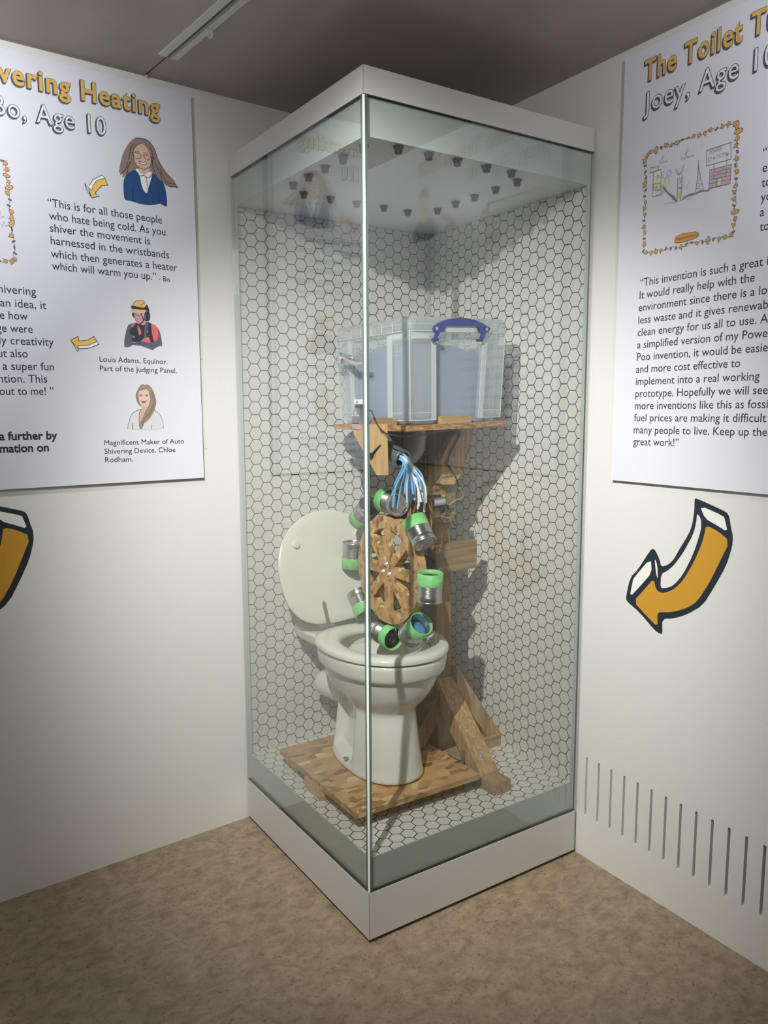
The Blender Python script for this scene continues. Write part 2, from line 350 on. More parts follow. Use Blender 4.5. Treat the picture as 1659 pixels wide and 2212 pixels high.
# drawings on the boards, in wall coordinates (metres along the wall, height)
D={'girl':[('p','8a756c',[(-0.308,2.2352),(-0.2931,2.2387),(-0.277,2.2386),(-0.2651,2.234),(-0.2558,2.2249),(-0.2482,2.2124),(-0.2434,2.1954),(-0.2358,2.1789),(-0.2254,2.164),(-0.2147,2.1516),(-0.2025,2.142),(-0.1929,2.1332),(-0.1876,2.1236),(-0.1794,2.1144),(-0.1907,2.1166),(-0.2079,2.1139),(-0.2189,2.1186),(-0.2284,2.1261),(-0.2353,2.1276),(-0.2623,2.1411),(-0.3027,2.147),(-0.3299,2.1348),(-0.3368,2.1299),(-0.3519,2.1149),(-0.3472,2.1307),(-0.3581,2.1214),(-0.3544,2.1307),(-0.361,2.129),(-0.3571,2.144),(-0.3506,2.17),(-0.3445,2.1872),(-0.3331,2.2068),(-0.3232,2.2223)]),('p','27477a',[(-0.312,2.1467),(-0.3245,2.1383),(-0.3368,2.1299),(-0.3439,2.1187),(-0.3478,2.1043),(-0.3489,2.0828),(-0.3475,2.0559),(-0.3363,2.0544),(-0.323,2.0545),(-0.307,2.0511),(-0.2854,2.0498),(-0.2662,2.052),(-0.2522,2.0553),(-0.2394,2.0617),(-0.2285,2.0561),(-0.2167,2.0533),(-0.2164,2.0774),(-0.2196,2.1029),(-0.2231,2.1179),(-0.2297,2.1272),(-0.2406,2.1318),(-0.2484,2.1434),(-0.258,2.1431),(-0.2761,2.1375),(-0.2976,2.1403)]),('p','e6e6ec',[(-0.3114,2.1468),(-0.3025,2.1508),(-0.2844,2.1349),(-0.2647,2.1503),(-0.2588,2.1436),(-0.2628,2.1295),(-0.2706,2.1078),(-0.2786,2.0809),(-0.289,2.0921),(-0.2938,2.1054),(-0.2968,2.1277),(-0.303,2.1393)]),('p','c9aa9a',[(-0.3024,2.1533),(-0.2976,2.1403),(-0.2844,2.1349),(-0.2689,2.147),(-0.2659,2.1532),(-0.2669,2.1607)]),('p','c9aa9a',[(-0.2871,2.2248),(-0.2994,2.2193),(-0.307,2.2116),(-0.3149,2.1989),(-0.3157,2.1825),(-0.3124,2.168),(-0.3061,2.159),(-0.297,2.153),(-0.2836,2.1512),(-0.2712,2.1562),(-0.2626,2.1666),(-0.2614,2.1922),(-0.2676,2.2063),(-0.2753,2.2175)]),('l','2a2a38',9,[(-0.318,2.1921),(-0.3058,2.1949),(-0.2952,2.1937),(-0.2907,2.1882),(-0.2937,2.1814),(-0.3039,2.1783),(-0.3117,2.1819),(-0.3159,2.1924)]),('l','2a2a38',9,[(-0.2907,2.1895),(-0.2825,2.1909),(-0.2795,2.1826),(-0.2715,2.1792),(-0.2645,2.184),(-0.2622,2.1908),(-0.2681,2.1948),(-0.279,2.1941),(-0.2826,2.1903)]),('l','2a2a38',9,[(-0.2621,2.1921),(-0.2493,2.1867)]),('l','2a2a38',9,[(-0.3097,2.1973),(-0.3016,2.1994),(-0.295,2.1972)]),('l','2a2a38',9,[(-0.2835,2.1983),(-0.2747,2.1997),(-0.268,2.198)]),('d','2a2a38',22,[(-0.3012,2.1939)]),('d','2a2a38',22,[(-0.275,2.1933)]),('p','e6e6ec',[(-0.2989,2.1703),(-0.2882,2.1703),(-0.2747,2.1693),(-0.2789,2.1665),(-0.2897,2.1656)]),('l','2a2a38',9,[(-0.2996,2.1705),(-0.2881,2.171),(-0.2733,2.1698),(-0.2803,2.1656),(-0.2898,2.165),(-0.2964,2.1676),(-0.2996,2.1705)]),('l','2a2a38',8,[(-0.2871,2.2248),(-0.2994,2.2193),(-0.307,2.2116),(-0.3149,2.1989),(-0.315,2.1826),(-0.3124,2.168),(-0.3061,2.159),(-0.297,2.153),(-0.2836,2.1512),(-0.2712,2.1562),(-0.2626,2.1666),(-0.2601,2.1924)]),('l','2a2a38',8,[(-0.2643,2.2208),(-0.2579,2.208),(-0.2558,2.1932),(-0.2583,2.1673),(-0.2509,2.1481),(-0.2484,2.1434)]),('l','2a2a38',8,[(-0.2472,2.1705),(-0.2383,2.1541),(-0.2319,2.1423),(-0.231,2.1296)]),('l','2a2a38',8,[(-0.2351,2.1636),(-0.2277,2.143),(-0.2158,2.1256),(-0.1976,2.1239)]),('l','2a2a38',8,[(-0.3127,2.218),(-0.3228,2.2037),(-0.3262,2.1856),(-0.3282,2.1727)]),('l','2a2a38',8,[(-0.3333,2.1618),(-0.3388,2.1434),(-0.3526,2.1279)]),('l','2a2a38',8,[(-0.3245,2.1665),(-0.3332,2.1506),(-0.3353,2.1327)]),('l','2a2a38',9,[(-0.3213,2.0921),(-0.3227,2.0552)]),('l','2a2a38',9,[(-0.2436,2.0953),(-0.2401,2.0622)]),('l','2a2a38',9,[(-0.2981,2.1301),(-0.2844,2.1349),(-0.2725,2.1266),(-0.2595,2.1428)]),('l','2a2a38',8,[(-0.2784,2.132),(-0.2772,2.1131),(-0.2751,2.0981)]),('d','2a2a38',14,[(-0.2826,2.1294)]),('d','2a2a38',14,[(-0.2815,2.1134)]),('d','2a2a38',14,[(-0.2786,2.0956)]),('l','2a2a38',8,[(-0.308,2.2352),(-0.2931,2.2387),(-0.277,2.2386),(-0.2651,2.234),(-0.2558,2.2249),(-0.2482,2.2124),(-0.2434,2.1954),(-0.2358,2.1789),(-0.2254,2.164),(-0.2147,2.1516),(-0.2025,2.142),(-0.1929,2.1332),(-0.1876,2.1236),(-0.1794,2.1144),(-0.1907,2.1166),(-0.2079,2.1139),(-0.2189,2.1186),(-0.2284,2.1261)])],
'guy':[('p','565a66',[(-0.3499,1.6969),(-0.3334,1.7018),(-0.319,1.7017),(-0.2919,1.7083),(-0.2827,1.7029),(-0.2693,1.6987),(-0.2612,1.6911),(-0.2543,1.6754),(-0.2509,1.6553),(-0.2494,1.6361),(-0.2603,1.6361),(-0.2744,1.628),(-0.2826,1.6221),(-0.2872,1.6254),(-0.3036,1.6307),(-0.3159,1.6342),(-0.3324,1.6355),(-0.3426,1.6365),(-0.3489,1.6308),(-0.3668,1.6272),(-0.3679,1.6349),(-0.366,1.6547),(-0.36,1.6757),(-0.3553,1.6897)]),('p','cf6a68',[(-0.2817,1.7015),(-0.2693,1.6987),(-0.2632,1.693),(-0.2605,1.6811),(-0.2608,1.6619),(-0.2704,1.6483),(-0.2756,1.6491),(-0.2802,1.666),(-0.2815,1.684)]),('p','cf6a68',[(-0.3428,1.6983),(-0.3304,1.7015),(-0.338,1.6907),(-0.3433,1.6859)]),('p','2c323e',[(-0.3294,1.7011),(-0.3192,1.6987),(-0.2983,1.703),(-0.2919,1.7073),(-0.2828,1.7019),(-0.2815,1.684),(-0.2792,1.664),(-0.2747,1.6471),(-0.2862,1.6466),(-0.2918,1.6624),(-0.3077,1.6566),(-0.3153,1.6482),(-0.3319,1.6454),(-0.3441,1.6469),(-0.3448,1.6547),(-0.3392,1.6659),(-0.3493,1.6674),(-0.3498,1.6782),(-0.3444,1.6854),(-0.337,1.6907)]),('p','cf6a68',[(-0.3255,1.6969),(-0.3196,1.6898),(-0.3118,1.6743),(-0.3209,1.6629),(-0.3239,1.6766)]),('p','cf6a68',[(-0.3152,1.6502),(-0.3055,1.6577),(-0.2907,1.6634),(-0.2862,1.6466),(-0.2906,1.6429),(-0.3029,1.6463),(-0.3143,1.6473)]),('p','cf6a68',[(-0.3414,1.6623),(-0.3342,1.6637),(-0.3344,1.6577),(-0.3401,1.657)]),('p','cf6a68',[(-0.3402,1.6441),(-0.3319,1.6454),(-0.3352,1.6413),(-0.3399,1.6391)]),('p','cf6a68',[(-0.2929,1.6848),(-0.2922,1.6764),(-0.2976,1.6721)]),('p','565a66',[(-0.2982,1.707),(-0.2904,1.7074),(-0.2925,1.6933),(-0.2986,1.673),(-0.2982,1.659),(-0.3076,1.6576),(-0.3059,1.6726),(-0.303,1.6907)]),('p','bd8f88',[(-0.3171,1.6988),(-0.3032,1.7106),(-0.2981,1.7089),(-0.2995,1.6999),(-0.307,1.695)]),('p','bd8f9a',[(-0.3381,1.7321),(-0.3115,1.7319),(-0.3083,1.7123),(-0.3107,1.7042),(-0.3191,1.6997),(-0.3254,1.6998),(-0.3302,1.706),(-0.3328,1.7147),(-0.3334,1.7245)]),('p','2c323e',[(-0.3402,1.7319),(-0.3322,1.7285),(-0.3328,1.7157),(-0.3377,1.7193),(-0.34,1.725)]),('p','d9b06c',[(-0.3372,1.7527),(-0.3328,1.7609),(-0.3253,1.7674),(-0.316,1.7691),(-0.3057,1.7694),(-0.2987,1.7655),(-0.2938,1.7589),(-0.2889,1.7513),(-0.3005,1.7475),(-0.3169,1.7483)]),('p','d9b06c',[(-0.3417,1.7426),(-0.3275,1.7421),(-0.3069,1.7421),(-0.2946,1.741),(-0.3012,1.7316),(-0.3116,1.7304),(-0.328,1.7323),(-0.3422,1.7328)]),('p','2c323e',[(-0.3423,1.7519),(-0.3312,1.7512),(-0.3169,1.7488),(-0.2994,1.7481),(-0.297,1.7567),(-0.2918,1.7576),(-0.2889,1.7513),(-0.2854,1.7366),(-0.2926,1.7391),(-0.2966,1.7418),(-0.3131,1.7412),(-0.3234,1.7429),(-0.3417,1.7421)]),('p','2c323e',[(-0.3022,1.7315),(-0.2946,1.74),(-0.2864,1.7376),(-0.2839,1.7238),(-0.2864,1.7137),(-0.2919,1.7083),(-0.3042,1.7106),(-0.3059,1.7184)]),('p','565a66',[(-0.3035,1.7265),(-0.2969,1.7349),(-0.2975,1.711),(-0.3052,1.7115)]),('l','2c323e',10,[(-0.3291,1.7287),(-0.3283,1.7248),(-0.3223,1.7223),(-0.3139,1.7233),(-0.3121,1.7299)]),('p','f0f0f0',[(-0.3299,1.7129),(-0.3217,1.7119),(-0.327,1.7091)]),('l','2c323e',10,[(-0.3319,1.7133),(-0.3207,1.7123),(-0.328,1.7089),(-0.331,1.7109)]),('l','2c323e',22,[(-0.3106,1.73),(-0.308,1.7183),(-0.3053,1.7085),(-0.3171,1.6998)]),('d','2c323e',60,[(-0.3228,1.6439)]),('d','ead9a8',16,[(-0.3228,1.6437)]),('l','2c323e',8,[(-0.3127,1.7506),(-0.3082,1.7588),(-0.2998,1.7629)]),('l','2c323e',8,[(-0.3372,1.7527),(-0.3328,1.7609),(-0.3253,1.7674),(-0.316,1.7691),(-0.3057,1.7694),(-0.2987,1.7655)])],
'woman':[('p','c6c6c8',[(-0.3697,1.3841),(-0.3639,1.4076),(-0.3575,1.4243),(-0.3476,1.4353),(-0.3264,1.4422),(-0.284,1.4411),(-0.2707,1.4321),(-0.2614,1.4178),(-0.2576,1.4016),(-0.257,1.3834),(-0.2866,1.3807),(-0.3206,1.3799),(-0.3491,1.3823)]),('p','c0a294',[(-0.3231,1.4529),(-0.3235,1.4427),(-0.3285,1.439),(-0.3324,1.4259),(-0.333,1.4026),(-0.3302,1.4007),(-0.3138,1.423),(-0.2999,1.4539)]),('p','93806f',[(-0.3191,1.5185),(-0.3124,1.5186),(-0.3101,1.5163),(-0.3047,1.5187),(-0.2962,1.5147),(-0.2889,1.5064),(-0.2835,1.4961),(-0.2802,1.483),(-0.2769,1.4689),(-0.2778,1.4586),(-0.2826,1.4491),(-0.284,1.4407),(-0.2924,1.4266),(-0.3026,1.4135),(-0.3117,1.4056),(-0.3176,1.4024),(-0.3231,1.3893),(-0.3272,1.3828),(-0.3323,1.3857),(-0.3317,1.3998),(-0.322,1.4128),(-0.3155,1.4277),(-0.3071,1.4436),(-0.2988,1.4557),(-0.322,1.4548),(-0.326,1.452),(-0.3341,1.4613),(-0.3391,1.4752),(-0.339,1.4882),(-0.3333,1.5003),(-0.3271,1.5105)]),('p','cfb3a6',[(-0.3034,1.5043),(-0.3102,1.5033),(-0.32,1.4999),(-0.3296,1.4966),(-0.3311,1.4864),(-0.3307,1.4725),(-0.3284,1.4604),(-0.323,1.4548),(-0.3144,1.4518),(-0.3067,1.4529),(-0.2988,1.4567),(-0.2953,1.4698),(-0.2964,1.4885),(-0.2989,1.4978)]),('l','2a2a38',10,[(-0.3295,1.4896),(-0.3247,1.49),(-0.3201,1.4872)]),('l','2a2a38',10,[(-0.3099,1.4873),(-0.306,1.4886),(-0.2998,1.488)]),('p','2a2a38',[(-0.3288,1.485),(-0.3235,1.486),(-0.3198,1.4837),(-0.3217,1.4823)]),('p','2a2a38',[(-0.3106,1.4837),(-0.3062,1.4861),(-0.3009,1.4847),(-0.3034,1.4824),(-0.3082,1.4824)]),('p','6b4a50',[(-0.3248,1.4674),(-0.3157,1.4665),(-0.308,1.4668),(-0.312,1.4623),(-0.3178,1.4613)]),('l','2a2a38',9,[(-0.3252,1.4692),(-0.3215,1.4671),(-0.308,1.4668),(-0.305,1.4693)]),('l','2a2a38',10,[(-0.3697,1.3841),(-0.3639,1.4076),(-0.3575,1.4243),(-0.3476,1.4353),(-0.336,1.4399),(-0.3235,1.4427)]),('l','2a2a38',10,[(-0.284,1.4411),(-0.2707,1.4321),(-0.2614,1.4178),(-0.2576,1.4016),(-0.257,1.3834)]),('l','2a2a38',10,[(-0.3264,1.4413),(-0.3317,1.4306),(-0.3329,1.4073),(-0.3323,1.3857),(-0.3272,1.3828)]),('l','2a2a38',16,[(-0.3539,1.401),(-0.3547,1.3833)]),('l','2a2a38',12,[(-0.2939,1.3955),(-0.2948,1.3822)]),('l','5a4a46',8,[(-0.3191,1.5185),(-0.3271,1.5105),(-0.3333,1.5003),(-0.339,1.4882),(-0.3391,1.4752),(-0.3341,1.4613),(-0.326,1.452)]),('l','5a4a46',8,[(-0.3047,1.5187),(-0.2962,1.5147),(-0.2889,1.5064),(-0.2835,1.4961),(-0.2802,1.483),(-0.2769,1.4689),(-0.2778,1.4586),(-0.2826,1.4491),(-0.284,1.4407),(-0.2924,1.4266),(-0.3026,1.4135),(-0.3117,1.4056),(-0.3176,1.4024),(-0.3231,1.3893),(-0.3272,1.3828)]),('l','5a4a46',8,[(-0.3006,1.5025),(-0.2953,1.4913),(-0.2947,1.4726),(-0.2989,1.4539),(-0.3071,1.4436),(-0.3155,1.4277),(-0.322,1.4128),(-0.3317,1.3998)]),('l','5a4a46',8,[(-0.2913,1.4942),(-0.2863,1.4773),(-0.2861,1.4586),(-0.2936,1.4416),(-0.3069,1.4257),(-0.3183,1.409),(-0.3258,1.3931)]),('l','5a4a46',8,[(-0.2884,1.4961),(-0.2815,1.4755),(-0.2833,1.4557),(-0.2929,1.4369),(-0.3073,1.4164)]),('l','5a4a46',8,[(-0.3356,1.4901),(-0.3358,1.4771),(-0.3294,1.4595)])],
'arrowA':[('p','eeeef4',[(-0.4594,2.0822),(-0.4477,2.0787),(-0.4356,2.0978),(-0.4082,2.1148),(-0.3939,2.089),(-0.412,2.0844),(-0.432,2.0618),(-0.4202,2.0539),(-0.4416,2.0464),(-0.4549,2.0647)]),('p','e0b45c',[(-0.4015,2.1066),(-0.3939,2.089),(-0.412,2.0844),(-0.432,2.0618),(-0.428,2.0521),(-0.4415,2.0475),(-0.4502,2.0719),(-0.4406,2.0665),(-0.4365,2.0805),(-0.4246,2.0974)]),('l','2a2a38',5,[(-0.4082,2.1148),(-0.4015,2.1066),(-0.3939,2.089),(-0.412,2.0844),(-0.432,2.0618),(-0.4202,2.0539),(-0.4416,2.0464),(-0.4549,2.0647),(-0.4594,2.0822),(-0.4406,2.0665),(-0.4365,2.0805),(-0.4246,2.0974),(-0.4015,2.1066)]),('l','2a2a38',5,[(-0.4082,2.1148),(-0.4356,2.0978),(-0.4477,2.0787)]),('l','2a2a38',5,[(-0.4594,2.0822),(-0.4416,2.0464)]),('l','2a2a38',5,[(-0.4502,2.0719),(-0.4427,2.0484)]),('l','2a2a38',5,[(-0.432,2.0618),(-0.428,2.0521)])],
'arrowB':[('p','eeeef4',[(-0.5223,1.641),(-0.5006,1.6531),(-0.4991,1.6408),(-0.4747,1.6442),(-0.4562,1.6554),(-0.4425,1.6335),(-0.4714,1.6206),(-0.5017,1.6184),(-0.5039,1.6094)]),('p','e0b45c',[(-0.5223,1.641),(-0.5006,1.6531),(-0.5,1.6398),(-0.4747,1.6433),(-0.4562,1.6554),(-0.448,1.6409),(-0.4755,1.6285),(-0.5022,1.6251),(-0.5039,1.6183)]),('l','2a2a38',3,[(-0.5223,1.641),(-0.5006,1.6531),(-0.5,1.6398),(-0.4747,1.6433),(-0.4562,1.6554),(-0.448,1.6409),(-0.4755,1.6285),(-0.5022,1.6264),(-0.5039,1.6183),(-0.5223,1.641)]),('l','2a2a38',3,[(-0.4562,1.6554),(-0.4425,1.6335),(-0.4714,1.6206),(-0.5017,1.6184),(-0.5039,1.6094),(-0.5223,1.641)])],
'arrowC':[('p','1f2a33',[(0.3786,1.1987),(0.3838,1.2014),(0.4665,1.1765),(0.4768,1.1716),(0.4833,1.1617),(0.4895,1.1336),(0.4959,1.1147),(0.4956,1.0858),(0.4814,1.0346),(0.451,0.9731),(0.4191,0.9159),(0.3703,0.8794),(0.3299,0.8598),(0.2924,0.8503),(0.2956,0.8086),(0.2899,0.8055),(0.2696,0.8109),(0.2144,0.8518),(0.1667,0.875),(0.1627,0.8865),(0.1762,0.9488),(0.2024,0.976),(0.2425,1.0387),(0.2522,1.0455),(0.2603,1.0414),(0.2753,1.0186),(0.2822,0.998),(0.3032,1.0065),(0.3214,1.0243),(0.3386,1.0564),(0.3658,1.1021),(0.3752,1.1288),(0.3796,1.1673)]),('p','d8d7d3',[(0.3955,1.1831),(0.4673,1.1623),(0.4712,1.1527),(0.4806,1.1224),(0.4486,1.1362),(0.4132,1.1497)]),('p','cfcec9',[(0.3885,1.1613),(0.3991,1.1506),(0.4026,1.1384),(0.4027,1.1164),(0.3831,1.0502),(0.3534,0.9872),(0.3251,0.9525),(0.3027,0.9409),(0.2821,0.937),(0.2832,0.9781),(0.304,0.9901),(0.3259,1.0119),(0.3537,1.0522),(0.3802,1.104),(0.3874,1.1366)]),('p','d8d7d3',[(0.2455,1.0172),(0.2515,0.9759),(0.2149,0.9316),(0.1768,0.8887),(0.1853,0.9365),(0.1881,0.9482)]),('p','d8d7d3',[(0.2586,1.0203),(0.2691,1.0008),(0.2732,0.9585),(0.2654,0.9784)]),('p','b8892f',[(0.417,1.132),(0.4493,1.123),(0.4882,1.1),(0.461,1.0374),(0.4333,0.9761),(0.4009,0.9218),(0.3693,0.8972),(0.3252,0.8768),(0.2828,0.8675),(0.276,0.8602),(0.2791,0.8227),(0.2395,0.8469),(0.1913,0.8797),(0.2277,0.922),(0.2584,0.9595),(0.2677,0.9315),(0.28,0.9244),(0.2957,0.9251),(0.3257,0.941),(0.3543,0.9711),(0.3844,1.0248),(0.4065,1.0791),(0.4137,1.1084)])],
'kid':[('p','b9a3ab',[(0.3914,2.0321),(0.4477,2.0316),(0.4466,1.9871),(0.389,1.9892)]),('p','cfd3a8',[(0.4106,2.0066),(0.4227,2.0062),(0.4228,1.9886),(0.4107,1.989)]),('p','dfe6cc',[(0.2166,2.0697),(0.2399,2.0683),(0.2415,2.0355),(0.2181,2.0392)]),('p','c6d4b0',[(0.2166,2.0387),(0.2426,2.0361),(0.2433,2.0206),(0.2316,2.0189),(0.2195,2.0234)]),('p','dfe6cc',[(0.2175,2.0186),(0.2435,2.0162),(0.2426,2.0053),(0.2159,2.0069)]),('p','c9c9c4',[(0.205,2.0829),(0.2324,2.0804),(0.2322,2.0719),(0.2056,2.0698)]),('p','d8c84e',[(0.2971,2.0),(0.3055,1.9989),(0.3046,1.9858),(0.2964,1.9859)]),('p','8d8f98',[(0.296,2.0128),(0.3073,2.0111),(0.3075,2.0068),(0.2962,2.0086)]),('p','d9d9c0',[(0.2853,2.0614),(0.2917,2.0573),(0.2975,2.0425),(0.2891,2.0479)]),('p','d9d9c0',[(0.3129,2.0657),(0.311,2.0559),(0.3014,2.0466),(0.3037,2.061)]),('p','d9d9c0',[(0.2999,2.037),(0.3056,2.0356),(0.3032,2.0204)]),('p','c9cc9a',[(0.2542,2.036),(0.2628,2.034),(0.257,2.0226),(0.2484,2.0262)]),('p','77777f',[(0.243,2.0275),(0.2528,2.0227),(0.2663,2.006),(0.2836,1.9937),(0.2958,1.9767),(0.2907,1.977),(0.2754,1.9921),(0.2599,2.0074),(0.2485,2.0228)]),('p','77777f',[(0.3061,1.9762),(0.3168,1.9848),(0.3327,1.9879),(0.3486,1.9868),(0.364,1.9899),(0.3816,1.986),(0.3929,1.9883),(0.3875,1.9822),(0.3643,1.9858),(0.3468,1.9831),(0.325,1.983)]),('l','6f6f78',7,[(0.3771,2.083),(0.4437,2.0841),(0.446,2.0445),(0.3779,2.045),(0.3771,2.083)]),('l','6f6f78',6,[(0.3988,2.0446),(0.3998,2.0324)]),('l','6f6f78',6,[(0.4345,2.0459),(0.4353,2.0323)]),('l','6f6f78',7,[(0.3885,2.0328),(0.4477,2.0316),(0.447,1.9865)]),('l','6f6f78',7,[(0.3885,2.0328),(0.3882,1.9877),(0.4466,1.9871)]),('l','6f6f78',4,[(0.39,2.0236),(0.4473,2.0231)]),('l','6f6f78',4,[(0.3894,2.0173),(0.4472,2.0145)]),('l','6f6f78',4,[(0.3894,2.0092),(0.447,2.0059)]),('l','6f6f78',4,[(0.3894,1.9996),(0.447,1.9972)]),('l','6f6f78',4,[(0.4036,2.0315),(0.4037,2.0235)]),('l','6f6f78',4,[(0.4258,2.0315),(0.4263,2.0235)]),('l','6f6f78',4,[(0.4133,2.0243),(0.4138,2.0162)]),('l','6f6f78',4,[(0.4354,2.0236),(0.436,2.0148)]),('l','6f6f78',4,[(0.4007,2.0162),(0.4012,2.0089)]),('l','6f6f78',4,[(0.4324,2.0133),(0.4324,2.0062)]),('l','6f6f78',5,[(0.4106,2.0066),(0.4227,2.0062),(0.4228,1.9886),(0.4107,1.989),(0.4106,2.0066)]),('l','6f6f78',6,[(0.3541,2.0648),(0.3546,2.0549),(0.3543,2.0257),(0.3504,1.9889)]),('l','6f6f78',6,[(0.3546,2.0549),(0.3622,2.0238),(0.3737,1.9894)]),('l','6f6f78',4,[(0.3546,2.0386),(0.3587,2.0344),(0.3535,2.0226),(0.3634,2.0186),(0.3522,2.0098),(0.3681,2.0045),(0.352,1.9968),(0.3717,1.9915)]),('l','6f6f78',4,[(0.3529,2.0521),(0.3568,2.0446),(0.354,2.0388)]),('l','6f6f78',7,[(0.2948,2.0365),(0.2952,2.0163),(0.2952,1.9777)]),('l','6f6f78',7,[(0.3088,2.0398),(0.3082,2.0134),(0.3055,1.9763)]),('l','6f6f78',4,[(0.2853,2.0614),(0.2976,2.0417),(0.2927,2.0571),(0.2853,2.0614)]),('l','6f6f78',4,[(0.3129,2.0657),(0.3014,2.0466),(0.3075,2.0468),(0.3129,2.0657)]),('l','6f6f78',4,[(0.2998,2.0387),(0.3032,2.0204),(0.307,2.037)]),('d','6b6b70',20,[(0.3005,2.0443)]),('l','6f6f78',6,[(0.2166,2.0697),(0.2408,2.0706),(0.2435,2.0051),(0.2159,2.0069),(0.2166,2.0697)]),('l','6f6f78',5,[(0.2166,2.0387),(0.2426,2.0361),(0.2433,2.0206),(0.2316,2.0186),(0.2195,2.0225),(0.2166,2.0387)]),('l','6f6f78',5,[(0.205,2.0829),(0.2324,2.0804),(0.2322,2.0719),(0.2056,2.0698),(0.205,2.0829)]),('l','6f6f78',4,[(0.2187,2.0615),(0.2372,2.0365)]),('l','6f6f78',4,[(0.2192,2.051),(0.2285,2.0377)]),('l','6f6f78',4,[(0.2249,2.0668),(0.2406,2.046)]),('l','6f6f78',4,[(0.2197,2.0181),(0.2344,2.0054)]),('l','6f6f78',4,[(0.2295,2.0177),(0.243,2.0061)]),('l','6f6f78',5,[(0.2278,2.031),(0.2312,2.0267),(0.2281,2.024),(0.2247,2.0277),(0.2278,2.031)]),('l','7aa05a',5,[(0.2302,2.0484),(0.2275,2.0594),(0.2333,2.0494),(0.2372,2.0587)]),('l','6f6f78',5,[(0.2596,2.055),(0.2635,2.0617),(0.2708,2.0607),(0.2742,2.0549),(0.2684,2.0479),(0.2609,2.0505),(0.2596,2.055)]),('l','6f6f78',4,[(0.2642,2.0472),(0.256,2.0423),(0.2471,2.0512),(0.2435,2.0606)]),('l','6f6f78',4,[(0.256,2.0423),(0.2543,2.0342)]),('l','6f6f78',4,[(0.2684,2.0462),(0.2674,2.0261)]),('l','6f6f78',4,[(0.2527,2.0244),(0.2461,2.0071)]),('l','6f6f78',4,[(0.257,2.0234),(0.2536,2.0071)]),('l','6f6f78',4,[(0.3224,2.1048),(0.3164,2.0875)]),('l','6f6f78',4,[(0.3149,2.0961),(0.3164,2.0875),(0.3239,2.0954)]),('l','6f6f78',4,[(0.2464,2.1074),(0.2428,2.0948)]),('l','6f6f78',4,[(0.2394,2.099),(0.2428,2.0948),(0.2498,2.1023)]),('l','a9a9ae',4,[(0.3653,2.1062),(0.3631,2.0948)]),('l','a9a9ae',4,[(0.331,2.0197),(0.3241,1.9998)]),('l','6f6f78',4,[(0.2559,1.9827),(0.2614,1.979),(0.2718,1.981),(0.2782,1.9771),(0.2928,1.9765)]),('l','9a9aa0',4,[(0.317,1.9814),(0.3333,1.9762),(0.3469,1.9815)]),('l','6f6f78',5,[(0.4387,2.0621),(0.4336,2.0555),(0.4406,2.06),(0.4366,2.05)])]}
# ------------------------------------------------------------------ posters
INK = mat('dark navy ink', lin('2d2c44'), .5); OUT = mat('dark outline ink', lin('33323c'), .5)
OFILL = mat('ochre letter fill', lin('e2b968'), .5); WFILL = mat('white letter fill', lin('eceef6'), .5); PENCIL = mat('pencil grey', lin('85858c'), .6)
PD = .0146
def board(name, label, fn, u0, u1, z0, z1):
    c = fn((u0 + u1) / 2, z0, 0); t = thing(name, label, 'poster', c)
    b = MB(); b.prism([(u0, z0), (u1, z0), (u1, z1), (u0, z1)], lambda u, z: fn(u, z, .014), lambda u, z: fn(u, z, .004)); build(b, 'board', POST, t)
    for u in (u0 + .1, u1 - .1):
        for z in (z0 + .12, z1 - .12):
            b = MB(); b.prism([(u - .02, z - .02), (u + .02, z - .02), (u + .02, z + .02), (u - .02, z + .02)], lambda a, c: fn(a, c, .0), lambda a, c: fn(a, c, .004)); build(b, 'mounting_pad', WM, t)
    return t
SP = 1.12
def title(parent, fn, name, row, cap, fillm, d, off, hollow=False):
    b = MB(); b.m = 0
    for k in range(1, 5): put_text(b, fn, row, cap, d + k * .00001, off + .012, -.0009 * k, -.0010 * k, SP)
    b.m = 1; put_text(b, fn, row, cap, d + .0002, off + .012, 0, 0, SP)
    b.m = 2; put_text(b, fn, row, cap, d + .0004, off - (.010 if hollow else .002), 0, 0, SP)
    build(b, name, [mat('letter shade', lin('5a5a66'), .6), OUT, fillm], parent)
pl = board('poster', 'white poster left of the glass case about shivering heating, with a girl in glasses', wl, -1.33, -.1268, 1.2216, 2.3955)
title(pl, wl, 'title_lettering', ('Shivering Heating', 'vering Heating', -.6701, 2.311, -.2291, 2.3105), .0505, OFILL, PD, .026)
title(pl, wl, 'name_lettering', ('Bo, Age 10', None, -.687, 2.2245, -.3916, 2.2255), .0488, WFILL, PD, .010, True)
R1 = [('\u201cThis is for all those people', None, -.5639, 2.0056, -.2349, 2.0021), ('who hate being cold. As you', None, -.5621, 1.9711, -.2251, 1.9685), ('shiver the movement is', None, -.5618, 1.9380, -.2753, 1.9359), ('harnessed in the wristbands', None, -.5616, 1.9040, -.2169, 1.9015), ('which then generates a heater', None, -.5629, 1.8680, -.1918, 1.8665), ('which will warm you up.\u201d', None, -.5622, 1.8350, -.2603, 1.8330)]
b = MB()
for r in R1: put_text(b, wl, r, .0218, PD)
put_text(b, wl, ('- Bo', None, -.252, 1.8325, -.2168, 1.8320), .0150, PD)
build(b, 'quotation_text', INK, pl)
R2 = [('Shivering', None, -.7207, 1.7605, -.6086, 1.7595), ('an idea, it', None, -.7032, 1.7235, -.5837, 1.7241), ('e how', None, -.7058, 1.6900, -.6346, 1.6911), ('ge were', None, -.7158, 1.6550, -.6235, 1.6563), ('ly creativity', None, -.7112, 1.6223, -.5692, 1.6230), ('ut also', None, -.717, 1.5870, -.6407, 1.5881), ('a super fun', None, -.7072, 1.5527, -.5722, 1.5541), ('ntion. This', None, -.7197, 1.5178, -.5932, 1.5193), ('out to me! \u201d', None, -.7194, 1.4838, -.5774, 1.4851)]
b = MB()
